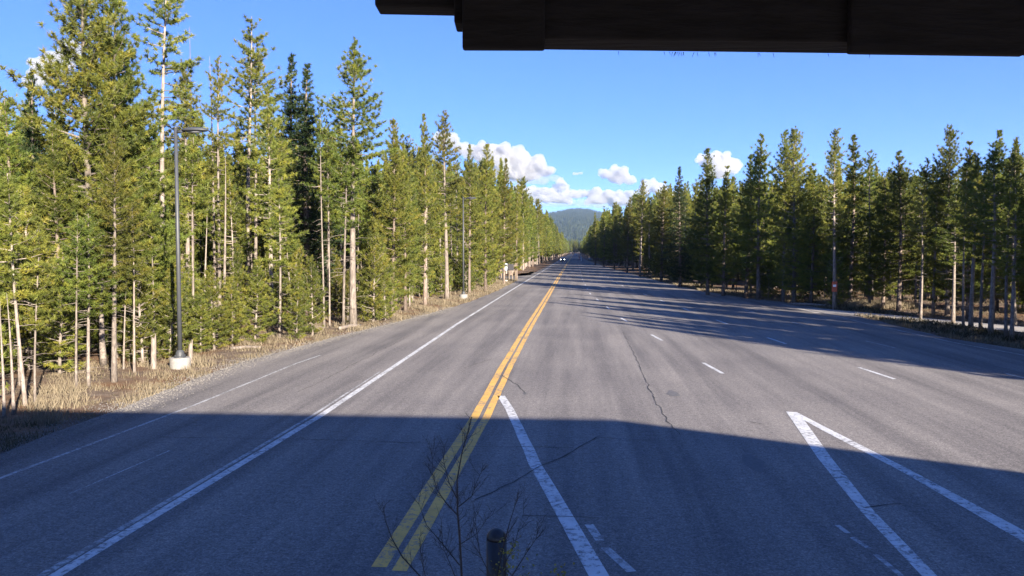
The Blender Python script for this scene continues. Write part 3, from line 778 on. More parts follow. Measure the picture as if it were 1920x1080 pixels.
# --- the mass of forest behind the front rows: one object, instances of the same kinds of pine on scattered points
src = bpy.data.collections.new('forest_sources')
def forest_source(i, seed, needle, bark, **kw):
    tm, cm = make_pine(seed, lod=True, **kw)
    nv = len(tm.vertices); tv = np.empty(nv*3, np.float32); tm.vertices.foreach_get('co', tv)
    V = [tuple(v) for v in tv.reshape(-1, 3)]; Fs = [tuple(p.vertices) for p in tm.polygons]; nt_ = len(Fs)
    cvn = len(cm.vertices); cv = np.empty(cvn*3, np.float32); cm.vertices.foreach_get('co', cv); tt = np.empty(cvn, np.float32); cm.attributes['tint'].data.foreach_get('value', tt)
    V += [tuple(v) for v in cv.reshape(-1, 3)]; Fs += [(nv+3*k, nv+3*k+1, nv+3*k+2) for k in range(cvn//3)]
    me = bpy.data.meshes.new('forest_source'); me.from_pydata(V, [], Fs); me.update()
    me.materials.append(M[bark]); me.materials.append(M[needle])
    mi = np.ones(len(Fs), np.int32); mi[:nt_] = 0; me.polygons.foreach_set('material_index', mi)
    a = me.attributes.new('tint', 'FLOAT', 'POINT'); a.data.foreach_set('value', np.concatenate([np.zeros(nv, np.float32), tt]))
    o = bpy.data.objects.new(f'forest_source_{i}', me); src.objects.link(o)
cfg = dict(tuft=.36, K=12, width=.085)
forest_source(0, 101, 'needle', 'bark_pale', Ht=15, cb=.42, R=1.5, whorl=.42, per=4.6, top_pow=.62, tr=.17, stubs=10, sparse=.12, **cfg)
forest_source(1, 102, 'needle', 'bark', Ht=15, cb=.2, R=1.75, whorl=.42, per=5, top_pow=1.0, tr=.17, stubs=6, sparse=.08, **cfg)
forest_source(2, 103, 'needle', 'bark_pale', Ht=15, cb=.5, R=1.3, whorl=.45, per=4.3, top_pow=.5, tr=.15, stubs=12, sparse=.25, **cfg)
forest_source(3, 104, 'needle', 'bark', Ht=15, cb=.12, R=1.9, whorl=.42, per=5, top_pow=1.1, tr=.17, stubs=6, sparse=.06, **cfg)

forest_source(4, 105, 'needle', 'bark', Ht=5, cb=.03, R=1.25, whorl=.36, per=5, top_pow=.9, tr=.05, stubs=3, sparse=.08, tuft=.26, K=11, width=.06)
def scatter(poly_test, x0, x1, y0, y1, spacing, hf, avoid=True):
    out = []; xs = np.arange(x0, x1, spacing); ys = np.arange(y0, y1, spacing)
    for y in ys:
        for x in xs:
            px_, py_ = x + GR.uniform(-.45, .45)*spacing, y + GR.uniform(-.45, .45)*spacing
            if not poly_test(px_, py_) or in_light_gap(px_, py_): continue
            if avoid and not clear(px_, py_, 12, spacing*.62): continue
            if py_ < 44 and px_ > 17 and px_*math.cos(SUN_AZ) + py_*math.sin(SUN_AZ) > 41 and GR.random() < .5: continue
            out.append((px_, py_, hf(px_, py_)*GR.uniform(.75, 1.15)))
    return out
pts = []
SUNX = lambda x, y: y > 26.8 - (x-14)*1.54     # keeps the lot's sunlit part clear of tree shadows
pts += scatter(lambda x, y: x < left_edge(y) - 7, -52, -9, 17, 135, 2.7, hl)
pts += scatter(lambda x, y: x < left_edge(min(max(y, 140), 400)) - 3, -34, -8, 131, 420, 3.0, lambda x, y: 17)
pts += scatter(lambda x, y: x > right_edge(y) + (11 if y < 58 else 4) and x < right_edge(y) + (17 if y < 110 else 24) and not (y < 60 and x < 22 + (58-y)*.55), 8, 58, 40, 180, 2.6, hr)
pts += scatter(lambda x, y: x > 22.5 + max(0, 50-y)*.55 and x < 46, 20, 46, 42, 78, 2.5, lambda x, y: 6.5)
pts += scatter(lambda x, y: x > right_edge(y) + 16 and x < right_edge(y) + 52 and y > 66 + max(0, 45-x)*.8, 24, 66, 60, 190, 3.6, lambda x, y: 13)
pts += scatter(lambda x, y: x > right_edge(y) + 2.2, 6, 34, 180, 420, 3.1, lambda x, y: 15.5)
pts += scatter(lambda x, y: x < -10.5 - .0*y, -40, -9, 420, 1400, 5.0, lambda x, y: 18, False)
pts += scatter(lambda x, y: x > 8.5, 8, 36, 420, 1400, 5.0, lambda x, y: 17, False)
pts += scatter(lambda x, y: True, -40, 60, 1405, 1440, 5.0, lambda x, y: 24, False)
n_view = len(pts)
pts += scatter(lambda x, y: SUNX(x, y) and x > right_edge(y) + 1.6 and x < right_edge(y) + 13 and x > 19 and px_of(x, y) > 1960 , 19, 52, 2, 42, 2.3, lambda x, y: 12.8)   # trees right of the frame that shade the lot
shade_from = n_view
pts = [p for i, p in enumerate(pts) if not bool(in_poly(np.array(p[0]), np.array(p[1]), SIDE))]
low = [p for p in scatter(lambda x, y: x > right_edge(y) + (7.5 + max(0, 55-y)*.3 if y < 60 else 3), 12, 52, 40, 120, 2.6, lambda x, y: 3.2) if not bool(in_poly(np.array(p[0]), np.array(p[1]), SIDE))]
n_tall = len(pts); pts += [(x, y, h*3) for x, y, h in low]
print('forest points', len(pts))
fm = bpy.data.meshes.new('forest'); P3 = np.array([(x, y, 0) for x, y, h in pts], np.float32); P3[:,2] = floor_z(P3[:,0], P3[:,1])
fm.vertices.add(len(P3)); fm.vertices.foreach_set('co', P3.ravel())
def fattr(nm, ty, vals):
    a = fm.attributes.new(nm, ty, 'POINT'); a.data.foreach_set('value', vals)
pk = rng.choice([0, 1, 1, 2, 3, 3], len(P3)).astype(np.int32)
near_lot = (P3[:,0] > 17) & (P3[:,1] < 42); pk[near_lot] = rng.choice([1, 3], int(near_lot.sum()))
pk[n_tall:] = 4
fattr('pick', 'INT', pk); fattr('size', 'FLOAT', np.array([p[2]/15 for p in pts], np.float32))
fattr('turn', 'FLOAT', (rng.random(len(P3))*6.283).astype(np.float32))
fo = link('forest', fm); tag(fo, 'dense mass of pines behind the front rows on both sides of the road', None, None, 'stuff')
gn = bpy.data.node_groups.new('forest_scatter', 'GeometryNodeTree')
gn.interface.new_socket('Geometry', in_out='INPUT', socket_type='NodeSocketGeometry'); gn.interface.new_socket('Geometry', in_out='OUTPUT', socket_type='NodeSocketGeometry')
N_ = gn.nodes.new; gi = N_('NodeGroupInput'); go = N_('NodeGroupOutput'); ci = N_('GeometryNodeCollectionInfo'); iop = N_('GeometryNodeInstanceOnPoints')
ci.inputs['Collection'].default_value = src; ci.inputs['Separate Children'].default_value = True; ci.inputs['Reset Children'].default_value = True
def named(nm, ty):
    q = N_('GeometryNodeInputNamedAttribute'); q.data_type = ty; q.inputs['Name'].default_value = nm; return q.outputs['Attribute']
cmb = N_('ShaderNodeCombineXYZ'); L = gn.links.new
L(gi.outputs[0], iop.inputs['Points']); L(ci.outputs[0], iop.inputs['Instance']); iop.inputs['Pick Instance'].default_value = True
L(named('pick', 'INT'), iop.inputs['Instance Index']); L(named('turn', 'FLOAT'), cmb.inputs['Z'])
L(cmb.outputs[0], iop.inputs['Rotation']); L(named('size', 'FLOAT'), iop.inputs['Scale']); L(iop.outputs[0], go.inputs[0])
fo.modifiers.new('scatter', 'NODES').node_group = gn

# ------------------------------------------------------------------ verge: dry grass, gravel, scrub, logs, stumps, rocks
def blades(name, P, hts, wid, tint, mat, lean=.35, parent=None):
    n = len(P); r = rng
    az = r.random(n)*6.283; b = np.stack([np.cos(az), np.sin(az), np.zeros(n)], -1)*wid[:,None]*.5
    tip = np.stack([r.normal(0, lean, n)*hts, r.normal(0, lean, n)*hts, hts], -1)
    v = np.stack([P-b, P+b, P+tip], 1).reshape(-1, 3)
    return link(name, np_mesh(name, v, np.arange(3*n).reshape(-1, 3), tint=np.repeat(np.clip(tint, 0, 1), 3)), mat, parent)
def verge_points(n, side_, y0, y1, w0, w1, pw=1.0, clump=.5):
    y = y0 + (y1-y0)*rng.random(n)**1.6
    e = np.array([left_edge(q) if side_ < 0 else right_edge(q) for q in y]); x = e + side_*(w0 + (w1-w0)*rng.random(n)**pw)
    q = np.sin(x*2.1+y*.9)+np.sin(y*2.7-x*1.3)+np.sin(x*5.1+1)*np.cos(y*4.3)
    k = (q + rng.normal(0, .8, n)) > (-1+2*clump)*1.0
    ok = ~(in_poly(x, y, ROADP) | in_poly(x, y, SIDE)) & k
    x, y = x[ok], y[ok]; return np.stack([x, y, floor_z(x, y)-.01], -1)
P = verge_points(110000, -1, 11, 125, .05, 4.6, 1.2, .56); n = len(P)
q = np.abs(np.sin(P[:,0]*1.3+P[:,1]*.8)*np.cos(P[:,1]*.47))
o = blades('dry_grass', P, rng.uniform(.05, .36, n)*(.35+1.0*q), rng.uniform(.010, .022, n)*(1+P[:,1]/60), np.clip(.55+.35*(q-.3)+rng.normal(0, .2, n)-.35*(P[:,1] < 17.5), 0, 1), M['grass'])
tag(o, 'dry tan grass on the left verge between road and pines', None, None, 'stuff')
P = verge_points(60000, 1, 20, 130, .1, 3.2, 1.4, .5); n = len(P)
o = blades('dry_grass', P, rng.uniform(.06, .32, n), rng.uniform(.014, .03, n)*(1+P[:,1]/60), np.clip(.6+rng.normal(0, .22, n), 0, 1), M['grass'])
tag(o, 'dry grass and litter along the right road edge', None, None, 'stuff')
# sunlit dry grass at the mouth of the side road
n = 9000; y = rng.uniform(56.5, 63, n); x = 17.6 + rng.random(n)*4.5 + (63-y)*.25
P = np.stack([x, y, floor_z(x, y)], -1)
o = blades('dry_grass', P, rng.uniform(.2, .6, n), rng.uniform(.03, .05, n), np.clip(.8+rng.normal(0, .15, n), 0, 1), M['grass']); tag(o, 'tall straw-coloured grass at the mouth of the side road', None, None, 'stuff')
n = 16000; y = rng.uniform(40, 80, n); x = np.array([right_edge(q) for q in y]) + 3 + rng.random(n)*22
k = ~(in_poly(x, y, ROADP) | in_poly(x, y, SIDE)); x, y = x[k], y[k]; n = len(x)
o = blades('forest_floor_litter', np.stack([x, y, floor_z(x, y)], -1), rng.uniform(.05, .28, n), rng.uniform(.03, .06, n), rng.random(n)*.7, M['grass'], .9); tag(o, 'dry grass and twigs on the forest floor at right', None, None, 'stuff')
# low scrub on the strip between the lot and the side road and under the right stand
n = 11000; y = 30 + 34*rng.random(n); x = np.array([right_edge(q) for q in y]) + .4 + 3.0*rng.random(n)
k = ~(in_poly(x, y, ROADP) | in_poly(x, y, SIDE)); x, y = x[k], y[k]; n = len(x); P = np.stack([x, y, floor_z(x, y)], -1)
P += np.stack([np.zeros(n), np.zeros(n), rng.random(n)*.12*(np.sin(x*3)+np.sin(y*2.3)+1.2).clip(0, 2)], -1)
o = blades('low_scrub', P, rng.uniform(.06, .2, n), rng.uniform(.03, .06, n), rng.random(n), M['scrub'], .8); tag(o, 'low dark scrub on the strip by the side road', None, None, 'stuff')
# gravel on the left shoulder
n = 16000; y = 12 + 45*rng.random(n)**1.5; x = np.array([left_edge(q) for q in y]) + rng.normal(.0, .38, n)
s = rng.uniform(.006, .018, n)
o8 = np.array([[1,0,0],[-1,0,0],[0,1,0],[0,-1,0],[0,0,1],[0,0,-.6]]); f8 = np.array([[0,2,4],[2,1,4],[1,3,4],[3,0,4],[2,0,5],[1,2,5],[3,1,5],[0,3,5]])
v = np.stack([x, y, np.full(n, .008)], -1)[:,None] + o8[None]*s[:,None,None]*rng.uniform(.6, 1.3, (n, 6, 1))
o = link('gravel', np_mesh('gravel', v.reshape(-1, 3), ((np.arange(n)*6)[:,None,None]+f8[None]).reshape(-1, 3)), M['gravel']); tag(o, 'loose gravel along the left edge of the asphalt', None, None, 'stuff')

def log(px0, py0, px1, py1, r, label, z=.0):
    a, c = ground_at(px0, py0, z), ground_at(px1, py1, z); a.z += float(floor_z(a.x, a.y)) + r*.8; c.z += float(floor_z(c.x, c.y)) + r*.8
    g = Geo(); m_ = a.lerp(c, .5) + Vector((0, 0, r*.5)); g.tube([a, a.lerp(m_, .5), m_, m_.lerp(c, .5), c], [r, r*.97, r*.92, r*.85, r*.7], 8)
    tag(g.build('fallen_log', M['deadwood'], smooth=True), label, 'log', 'fallen logs')
log(432, 657, 492, 654, .07, 'pale fallen log in the grass right of the nearer lamp')
log(636, 618, 676, 612, .10, 'whitish broken log at the foot of the thick verge pine')
log(300, 612, 385, 602, .07, 'slanting dead log inside the stand behind the nearer lamp')
log(1560, 577, 1480, 571, .12, 'dark fallen log at the foot of the marked pine')
log(1530, 562, 1640, 570, .10, 'fallen log on the forest floor behind the marked pine')
log(1415, 557, 1470, 538, .09, 'leaning broken limb among the right-hand trunks')
def stump(px, base, top, r, label):
    p = ground_at(px, base); h = max(.3, top_z(p.x, p.y, top)); g = Geo(); p.z = float(floor_z(p.x, p.y)) - .05
    n_ = 14; rr_ = random.Random(px); hs_ = [h*rr_.uniform(.72, 1.08) for _ in range(n_)]
    for k_, (zf, rf) in enumerate(((0, 1.35), (.06, 1.08), (.4, 1.0), (.7, .96))):
        g.v += [(r*rf*math.cos(6.283*i_/n_)+.03*zf, r*rf*math.sin(6.283*i_/n_), h*zf) for i_ in range(n_)]
    g.v += [(r*.86*math.cos(6.283*i_/n_)+.03, r*.86*math.sin(6.283*i_/n_), hs_[i_]) for i_ in range(n_)]
    g.v.append((.03, 0, h*.66))
    for k_ in range(4):
        for i_ in range(n_): g.f.append((k_*n_+i_, k_*n_+(i_+1) % n_, (k_+1)*n_+(i_+1) % n_, (k_+1)*n_+i_))
    g.f += [(4*n_+i_, 4*n_+(i_+1) % n_, 5*n_) for i_ in range(n_)]
    tag(g.build('tree_stump', M['deadwood'], loc=p), label, 'stump', 'broken stumps')
stump(288, 694, 628, .085, 'broken pale stump left of the lamp base'); stump(357, 680, 634, .075, 'broken pale stump right behind the lamp base')
stump(505, 600, 560, .12, 'short pale stump inside the stand below the firs'); stump(725, 575, 535, .13, 'pale snapped trunk right of the thick verge pine')
def rock(px, py, r, label, mat='rock'):
    p = ground_at(px, py); 
    d = np.array([1+.35*mnoise.noise(Vector(q)*1.4 + Vector((px, 0, 0))) for q in ICO]); v = ICO*d[:,None]*r*np.array([1.2, 1, .75])
    o = link('rock', np_mesh('rock', v, ICF, smooth=True), M[mat], None, (p.x, p.y, max(0, float(floor_z(p.x, p.y))) + r*.35)); tag(o, label, 'rock')
rock(949, 528, .2, 'pale rock at the foot of the roadside signs'); rock(1107, 488, .9, 'big pale boulder at the right road edge far off')

# ------------------------------------------------------------------ lamp posts
def lamp_post(px, base, top, label):
    p = ground_at(px, base); t = empty('street_lamp', (p.x, p.y, 0)); tag(t, label, 'street lamp', 'street lamps along the left verge')
    h = top_z(p.x, p.y, top)
    g = Geo(); g.lathe([(.34, -.2), (.34, .34), (.32, .37)], 28); g.build('concrete_base', M['concrete'], t)
    g = Geo(); g.lathe([(.19, .371), (.19, .40), (.15, .42), (.14, .55), (.10, .62)], 20); g.build('base_flange', M['pole'], t, smooth=False)
    g = Geo()
    for k in range(4):
        a = .785+k*1.571; g.lathe([(.018, .37), (.018, .46)], 6, (.165*math.cos(a), .165*math.sin(a), 0))
    g.build('anchor_bolt', M['pole'], t)
    g = Geo(); g.tube([(0,0,.6), (0,0,h*.5), (0,0,h)], [.078, .068, .055], 16); g.build('pole', M['pole'], t, smooth=True)
    g = Geo(); g.lathe([(.068, h), (.068, h+.03), (.02, h+.05)], 14); g.build('pole_cap', M['pole'], t)
    g = Geo(); g.tube([(.05,0,h-.14), (.32,0,h-.10)], [.05, .045], 10); g.build('arm', M['pole'], t, smooth=True)
    g = Geo(); n = 20
    prof = [(.02, .10), (.12, .095), (.22, .07), (.29, .03), (.31, 0), (.29, -.03), (.22, -.045)]
    base_ = len(g.v)
    for r_, z_ in prof:
        for k in range(n):
            a = 2*math.pi*k/n; g.v.append(((.68 + r_*1.5*math.cos(a)), r_*.78*math.sin(a), h-.08+z_))
    for i in range(len(prof)-1):
        for k in range(n):
            a = i*n+k; b_ = i*n+(k+1) % n; g.f.append((a, b_, b_+n, a+n))
    g.f.append(tuple(range(n))[::-1])
    hd = g.build('lamp_head', M['pole'], t, smooth=True)
    g = Geo(); g.lathe([(.20, -.02), (.17, -.05), (.08, -.07)], 18)
    ln = g.build('lens', M['lens'], hd, smooth=True); ln.location = (.68, 0, h-.105); ln.scale = (1.3, .72, 1)
lamp_post(338, 690, 240, 'tall grey lamp post on a concrete base at near left verge')
lamp_post(869, 560, 370, 'farther grey lamp post at left verge before the signs')

# ------------------------------------------------------------------ roadside signs (left), posts
def sign_at(px, base): return ground_at(px, base)
p = sign_at(947, 527); t = empty('roadside_sign', p); tag(t, 'pale blue-white sign panel on dark posts at the left roadside', 'sign')
g = Geo(); g.box((-.42, -.08, 0), (-.20, .08, 2.55)); g.build('post', M['sign_dark'], t)
g = Geo(); g.box((.33, -.06, 0), (.45, .06, 2.3)); g.build('post', M['sign_dark'], t)
g = Geo(); g.box((-.19, -.16, 1.42), (.32, -.12, 2.38)); g.build('panel', M['sign_pale'], t)
g = Geo(); g.box((-.195, -.15, 1.36), (.45, .03, 1.417)); g.box((-.195, -.15, 2.383), (.45, .03, 2.44)); g.build('panel_frame', M['sign_dark'], t)
p = sign_at(943, 524); t = empty('round_topped_sign', p + Vector((0, 1.2, 0))); tag(t, 'grey weathered sign raised above the pale panel, left roadside', 'sign')
g = Geo(); g.tube([(0,0,0), (0,0,3.1)], .05, 8); g.build('post', M['sign_grey'], t)
g = Geo(); n = 16; vs_ = [(-.42, -.06), ]
out = [(-.42, 2.65), (.42, 2.65), (.42, 3.15)] + [(.42*math.cos(a), 3.15+.30*math.sin(a)) for a in np.linspace(.2, math.pi-.2, 9)] + [(-.42, 3.15)]
m_ = len(out); g.v = [(x, -.09, z) for x, z in out] + [(x, -.055, z) for x, z in out]
g.f = [tuple(range(m_)), tuple(range(2*m_-1, m_-1, -1))] + [(i, (i+1) % m_, m_+(i+1) % m_, m_+i) for i in range(m_)]
g.build('panel', M['sign_grey'], t)
p = sign_at(940, 522); t = empty('dark_notice_board', p + Vector((-.1, 2.4, 0))); tag(t, 'dark notice board on posts behind the pale sign', 'notice board')
g = Geo(); g.box((-.5, -.06, 1.25), (.0, .06, 2.45)); g.build('board', M['sign_dark'], t)
for x in (-.42, -.1):
    g = Geo(); g.box((x-.05, -.049, 0), (x+.05, .049, 1.248)); g.build('post', M['post'], t)
p = sign_at(957, 525); t = empty('dark_sign', p + Vector((0, 1.0, 0))); tag(t, 'dark sign back on two pinkish posts right of the pale sign', 'sign')
g = Geo(); g.box((-.40, -.04, 1.3), (.40, .0, 2.2)); g.build('panel', M['sign_dark'], t)
for x in (-.25, .22):
    g = Geo(); g.box((x-.05, .002, 0), (x+.05, .09, 2.25)); g.build('post', M['post'], t)
p = sign_at(966, 524); t = empty('marker_post', p); tag(t, 'slender pale wooden post right of the roadside signs', 'post')
g = Geo(); g.tube([(0,0,-.1), (.02,0,1.2), (.05,0,2.7)], [.085, .075, .06], 8); g.build('shaft', M['post'], t, smooth=True)
g = Geo(); g.lathe([(.065, 2.69), (.05, 2.75), (.01, 2.78)], 8, (.05, 0, 0)); g.build('tip', M['white'], t)
n = 500; c = Vector((p.x, p.y, 0)); P = np.stack([rng.normal(c.x, .25, n), rng.normal(c.y, .3, n), np.full(n, 0.0)], -1)
for px, by, h, mat, lb in ((1090, 489, 2.2, 'white', 'white post at the right road edge far down the road'), (1086, 487, 2.6, 'orange', 'reddish upright in place of a lit trunk, left of the white post far down the road')):  # the reddish upright is made up, put where a lit tree trunk stands
    p = ground_at(px, by); t = empty('marker_post', p); tag(t, lb, 'post')
    g = Geo(); g.box((-.12, -.04, -.1), (.12, .04, h)); g.build('shaft', M[mat], t)
    g = Geo(); g.box((-.09, -.06, h*.8), (.09, -.043, h*.93)); g.build('reflector', M['white' if mat == 'orange' else 'orange'], t)
# orange marker on the pine trunk
p = ground_at(1564, 580); d = Vector((0 - p.x, 0 - p.y, 0)).normalized(); z = top_z(p.x, p.y, 537)
t = empty('trunk_marker', (p.x + d.x*.32, p.y + d.y*.32, z), math.atan2(d.y, d.x) + math.pi/2); tag(t, 'orange marker plate fixed to the tall pine trunk at right', 'marker')
g = Geo(); g.box((-.17, -.015, -.35), (.17, .015, .35)); g.build('plate', M['orange'], t)
g = Geo(); g.box((-.10, -.02, -.02), (.10, -.0155, .14)); g.build('white_patch', M['white'], t)
g = Geo(); g.box((-.03, .0155, -.2), (.03, .22, -.14)); g.box((-.03, .0155, .14), (.03, .22, .2)); g.build('bracket', M['pole'], t)

# ------------------------------------------------------------------ vehicles far down the road
def car(x, y, rz, paint, lit, label):
    t = empty('car', (x, y, .006), rz); tag(t, label, 'car')
    # front towards -y
    side_p = [(-2.25, .45), (-2.3, .75), (-2.2, .95), (-1.25, 1.10), (-.55, 1.62), (1.55, 1.68), (2.2, 1.15), (2.3, .8), (2.25, .42), (1.75, .30), (-1.75, .30)]
    g = Geo(); m_ = len(side_p)
    def wid(z): return .93 if z < 1.12 else .93 - (z-1.12)*.36
    g.v = [(-wid(z), y_, z) for y_, z in side_p] + [(wid(z), y_, z) for y_, z in side_p]
    g.f = [tuple(range(m_))[::-1], tuple(range(m_, 2*m_))] + [(i, (i+1) % m_, m_+(i+1) % m_, m_+i) for i in range(m_)]
    g.build('body', paint, t, bevel=.05)
    g = Geo(); g.add([(-.80, -1.20, 1.145), (.80, -1.20, 1.145), (.70, -.60, 1.60), (-.70, -.60, 1.60)], [(0, 1, 2, 3)]); g.build('windshield', M['glass'], t)
    for s in (-1, 1):
        g = Geo(); g.add([(s*.935, -.95, 1.16), (s*.935, 1.6, 1.18), (s*.79, 1.4, 1.60), (s*.79, -.5, 1.58)], [(0, 1, 2, 3) if s > 0 else (3, 2, 1, 0)]); g.build('side_window', M['glass'], t)
        g = Geo(); g.box((s*.72-.17, -2.36, .70), (s*.72+.17, -2.29, .92)); g.build('headlight', M['headlight'] if lit else M['lens'], t)
        g = Geo(); g.box((s*1.02-.09, -.75, 1.15), (s*1.02+.09, -.6, 1.32)); g.build('side_mirror', paint, t)
        for yy in (-1.42, 1.42):
            g = Geo(); g.tube([(s*.72, yy, .34), (s*.96, yy, .34)], .34, 18); w = g.build('wheel', M['tyre'], t)
            g = Geo(); g.tube([(s*.955, yy, .34), (s*.97, yy, .34)], .2, 14); g.build('rim', M['rim'], w)
    g = Geo(); g.box((-.45, -2.34, .58), (.45, -2.285, .80)); g.build('grille', M['sign_dark'], t)
    g = Geo(); g.box((-.9, -2.38, .34), (.9, -2.25, .52)); g.build('bumper', M['sign_dark'], t)
car(-4.75, 312, 0, M['car_paint'], True, 'dark car with headlights on coming down the left lane')
car(.6, 760, math.pi, M['car_light_paint'], False, 'tiny pale car at the far end of the road')

# ------------------------------------------------------------------ entrance canopy (over and behind the camera) and its timber eave
Yr, hr_, xl, xr, ye, ze, yb = -1.0, 7.3, -9.0, 13.9, 1.45, 4.95, -6.0
can = empty('entrance_canopy', (0, 0, 0)); tag(can, 'dark timber eave of a canopy hanging into the top of the picture', 'canopy')
g = Geo(); a = 3.0
top = [(xl, Yr, hr_), (xr, Yr, hr_), (xr+a, ye, ze), (xl-a, ye, ze), (xl-a, yb, 4.7), (xr+a, yb, 4.7)]
g.add(top + [(x, y, z-.28) for x, y, z in top], [(0, 3, 2, 1), (0, 1, 5, 4), (1, 2, 5), (0, 4, 3), (6, 7, 8, 9), (6, 10, 11, 7), (7, 11, 8), (6, 9, 10),
       (3, 9, 8, 2), (2, 8, 11, 5), (5, 11, 10, 4), (4, 10, 9, 3)]); g.build('roof', M['shingle'], can)
for x in (-8.3, 13.4):
    for y in (-4.8, .3):
        g = Geo(); g.box((x-.18, y-.18, -.1), (x+.18, y+.18, 4.9)); g.build('column', M['timber'], can)
D = 1.62
def beam(name, x0, x1, ytop, y0, y1, t, d=D):
    """timber piece seen from pixel column x0 to x1 with its lower edge from y0 (left) to y1 (right)"""
    A, B = at_depth(x0, y0, d), at_depth(x1, y1, d); T1, T2 = at_depth(x0, ytop, d), at_depth(x1, ytop, d)
    f_ = Vector((-SYW, CYW, 0))*-t; T1.x, T1.y = A.x, A.y; T2.x, T2.y = B.x, B.y
    g = Geo(); g.add([A, B, B+f_, A+f_, T1, T2, T2+f_, T1+f_], [(0,3,2,1), (4,5,6,7), (0,1,5,4), (1,2,6,5), (2,3,7,6), (3,0,4,7)])
    return g.build(name, M['timber'], can, bevel=.004)
beam('eave_beam', 874, 1990, -190, 92, 106, .09)
beam('beam_end_plate', 868, 1021, -150, 96, 96.5, .02, D-.092)
beam('beam_end_plate', 1586, 1912, -150, 103, 107.5, .02, D-.092)
beam('beam_bracket', 856, 873, -150, 61, 61, .07, D+.005)
beam('rafter_tail', 712, 862, -160, 28, 31, .06, D+.02)
beam('rafter_batten', 718, 865, -160, 20, 23, .02, D-.003)
g = Geo(); r0 = random.Random(5)
for i in range(22):
    px = r0.choice([r0.gauss(1300, 25), r0.gauss(1440, 40), r0.gauss(1260, 20), r0.uniform(1030, 1900)]); A = at_depth(px, 96+(px-880)*.0135, D+.02); l = r0.uniform(.0015, .006)
    g.tube([A + Vector((0, 0, .004)), A + Vector((r0.uniform(-.004, .004), 0, -l))], [.0007, .0003], 3, cap=False)
tag(g.build('splinter_fringe', M['timber'], can), kind='stuff')
g = Geo()
for i in range(6): 
    A = at_depth(877, 6+i*13, D-.003); g.lathe([(.0025, -.002), (.0025, .002)], 6, A)
tag(g.build('nail_heads', M['pole'], can), kind='stuff')

# planting island below the camera (mostly out of frame) with bollard and bare shrub
isl = poly_mesh('planting_island', ragged([(-3.2, 7.6), (-.6, 9.0), (1.6, 7.8), (1.8, 2), (-3.2, 2), (-3.2, 7.6)], .5, .03), .015, M['ground']); tag(isl, kind='structure')
p = at_depth(931, 990, 8.35); t = empty('bollard', (p.x, p.y, 0)); tag(t, 'black dome-topped steel bollard at the bottom of the picture', 'bollard')
zt = p.z; R_ = 19.5/F*8.35
g = Geo(); g.lathe([(R_, -.1), (R_, zt-R_*1.1)], 24); g.build('tube', M['bollard'], t, smooth=True)
g = Geo(); g.lathe([(R_*1.0, zt-R_*1.098)] + [(R_*math.cos(a), zt-R_*1.098+R_*1.1*math.sin(a)) for a in np.linspace(.15, 1.5, 9)], 24); g.build('dome_cap', M['bollard'], t, smooth=True)

sb = empty('bare_shrub', (at_depth(872, 1180, 7.9).x, at_depth(872, 1180, 7.9).y, 0)); tag(sb, 'leafless twiggy shrub in front of the bollard at the bottom', 'shrub')
stems = [([(872,1300),(868,1120),(862,1010),(858,960),(857,900),(866,850),(874,820),(884,783)], .014),
         ([(857,965),(838,945),(820,920),(812,890),(809,840)], .007), ([(857,935),(842,905),(833,870),(831,858)], .006),
         ([(860,950),(885,930),(893,905),(907,876)], .006), ([(868,1290),(815,1110),(755,1045),(735,1010),(722,975),(719,950)], .010),
         ([(862,1060),(830,1020),(800,985),(785,943)], .007), ([(880,1290),(930,1090),(945,1020),(957,975),(973,925)], .011),
         ([(905,1200),(960,1080),(985,1040),(1005,1010),(1011,988)], .007), ([(864,1020),(895,1000),(925,955)], .005),
         ([(840,1150),(800,1090),(790,1050),(788,1010)], .006), ([(930,1100),(900,1040),(893,990),(890,960)], .005), ([(885,1250),(990,1130),(1040,1085)], .006),
         ([(868,1120),(845,1060),(832,1030),(829,1000)], .005), ([(905,1180),(935,1080),(965,1020),(982,960)], .006)]
g = Geo(); r0 = random.Random(11); LV = []
o0 = sb.location
def twig(a, d, L, r, lvl):
    pts_ = [a]; dd = d.copy()
    for k in range(3):
        dd = (dd + Vector((r0.gauss(0,.18), r0.gauss(0,.18), r0.gauss(.06,.12)))).normalized(); pts_.append(pts_[-1] + dd*L/3)
    g.tube(pts_, [r, r*.8, r*.6, r*.35], 4, cap=False)
    if lvl > 0:
        for k in (1, 2, 3):
            for _ in range(r0.choice([1, 2])):
                nd_ = (dd + Vector((r0.uniform(-1,1), r0.uniform(-1,1), r0.uniform(-.2,.7)))*.9).normalized(); twig(pts_[k], nd_, L*r0.uniform(.35, .6), r*.6, lvl-1)
    LV.append(pts_[-1])
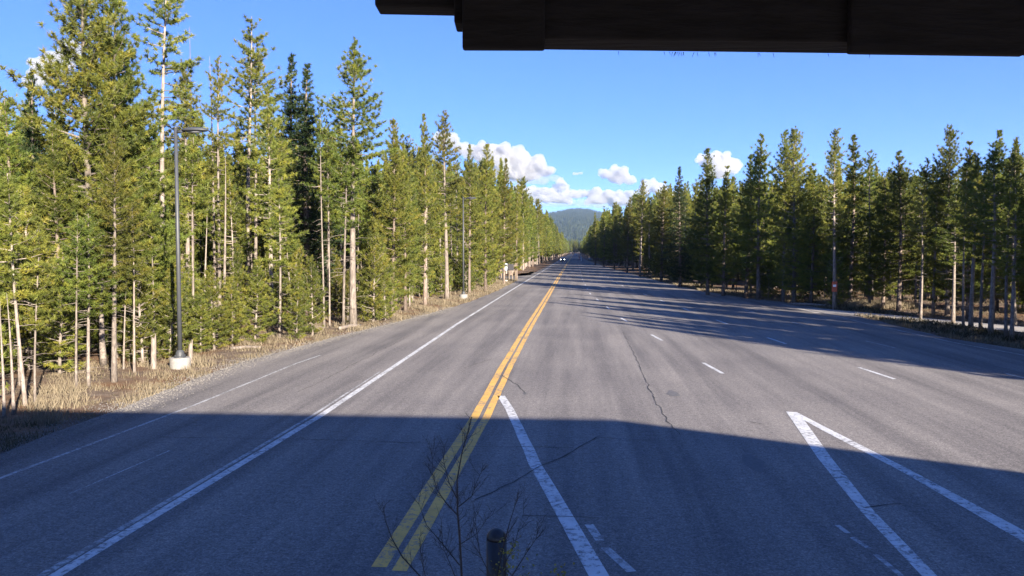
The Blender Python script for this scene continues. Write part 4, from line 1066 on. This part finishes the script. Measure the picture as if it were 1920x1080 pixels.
for k, (pp, r_) in enumerate(stems):
    dep = 7.9 + r0.uniform(-.25, .25)*(k > 0)
    P_ = [at_depth(px, py, 7.9 + (dep-7.9)*min(1, i/2)) - o0 for i, (px, py) in enumerate(pp)]
    P_[0].z = max(P_[0].z, -.05) if k else -.05
    nseg = len(P_); g.tube(P_, [r_*(1-.78*i/(nseg-1)) for i in range(nseg)], 6, cap=False)
    for i in range(1, nseg):
        for _ in range(4):
            q = r0.random(); a_ = P_[i-1].lerp(P_[i], q); ax = (P_[i]-P_[i-1]).normalized()
            if a_.z < .55: continue
            d_ = (ax*.8 + Vector((r0.uniform(-1,1), r0.uniform(-1,1), r0.uniform(0,.5)))).normalized()
            twig(a_, d_, r0.uniform(.07, .22), .0028, 1)
g.build('branches', M['twig'], sb, smooth=True)
def leaves(cx, cy_, n, rp):
    out_ = []
    for _ in range(n):
        c = at_depth(cx + r0.gauss(0, rp), cy_ + r0.gauss(0, rp), 7.9 + r0.uniform(-.15, .15)) - o0
        u = Vector((r0.gauss(0,1), r0.gauss(0,1), r0.gauss(0,1))).normalized(); w = u.cross(Vector((r0.gauss(0,1), r0.gauss(0,1), r0.gauss(0,1)))).normalized(); s = r0.uniform(.012, .024)
        out_.append([c-u*s, c+w*s*.55, c+u*s, c-w*s*.55])
    return out_
lv = leaves(955, 1035, 70, 14) + leaves(1050, 1072, 40, 10) + leaves(975, 1075, 45, 20) + leaves(940, 1065, 30, 12)
link('leaves', np_mesh('leaves', np.array([[v[:] for v in q] for q in lv]).reshape(-1, 3), np.arange(len(lv)*4).reshape(-1, 4), tint=np.repeat(rng.random(len(lv)), 4)), M['leaf'], sb)

# ------------------------------------------------------------------ haze: the air between here and the hill
g = Geo(); g.box((-9500, -900, -2), (9500, 7000, 420))
hz = g.build('haze', None); hz.data.materials.clear()
m = bpy.data.materials.new('haze'); m.use_nodes = True; nt = m.node_tree; nt.nodes.clear()
out = nt.nodes.new('ShaderNodeOutputMaterial'); pv = nt.nodes.new('ShaderNodeVolumePrincipled')
pv.inputs['Color'].default_value = (.50, .72, 1, 1); pv.inputs['Density'].default_value = 5.5e-5; pv.inputs['Anisotropy'].default_value = .2
nt.links.new(pv.outputs[0], out.inputs['Volume']); hz.data.materials.append(m); tag(hz, 'thin blue air haze over the far hill', None, None, 'stuff')
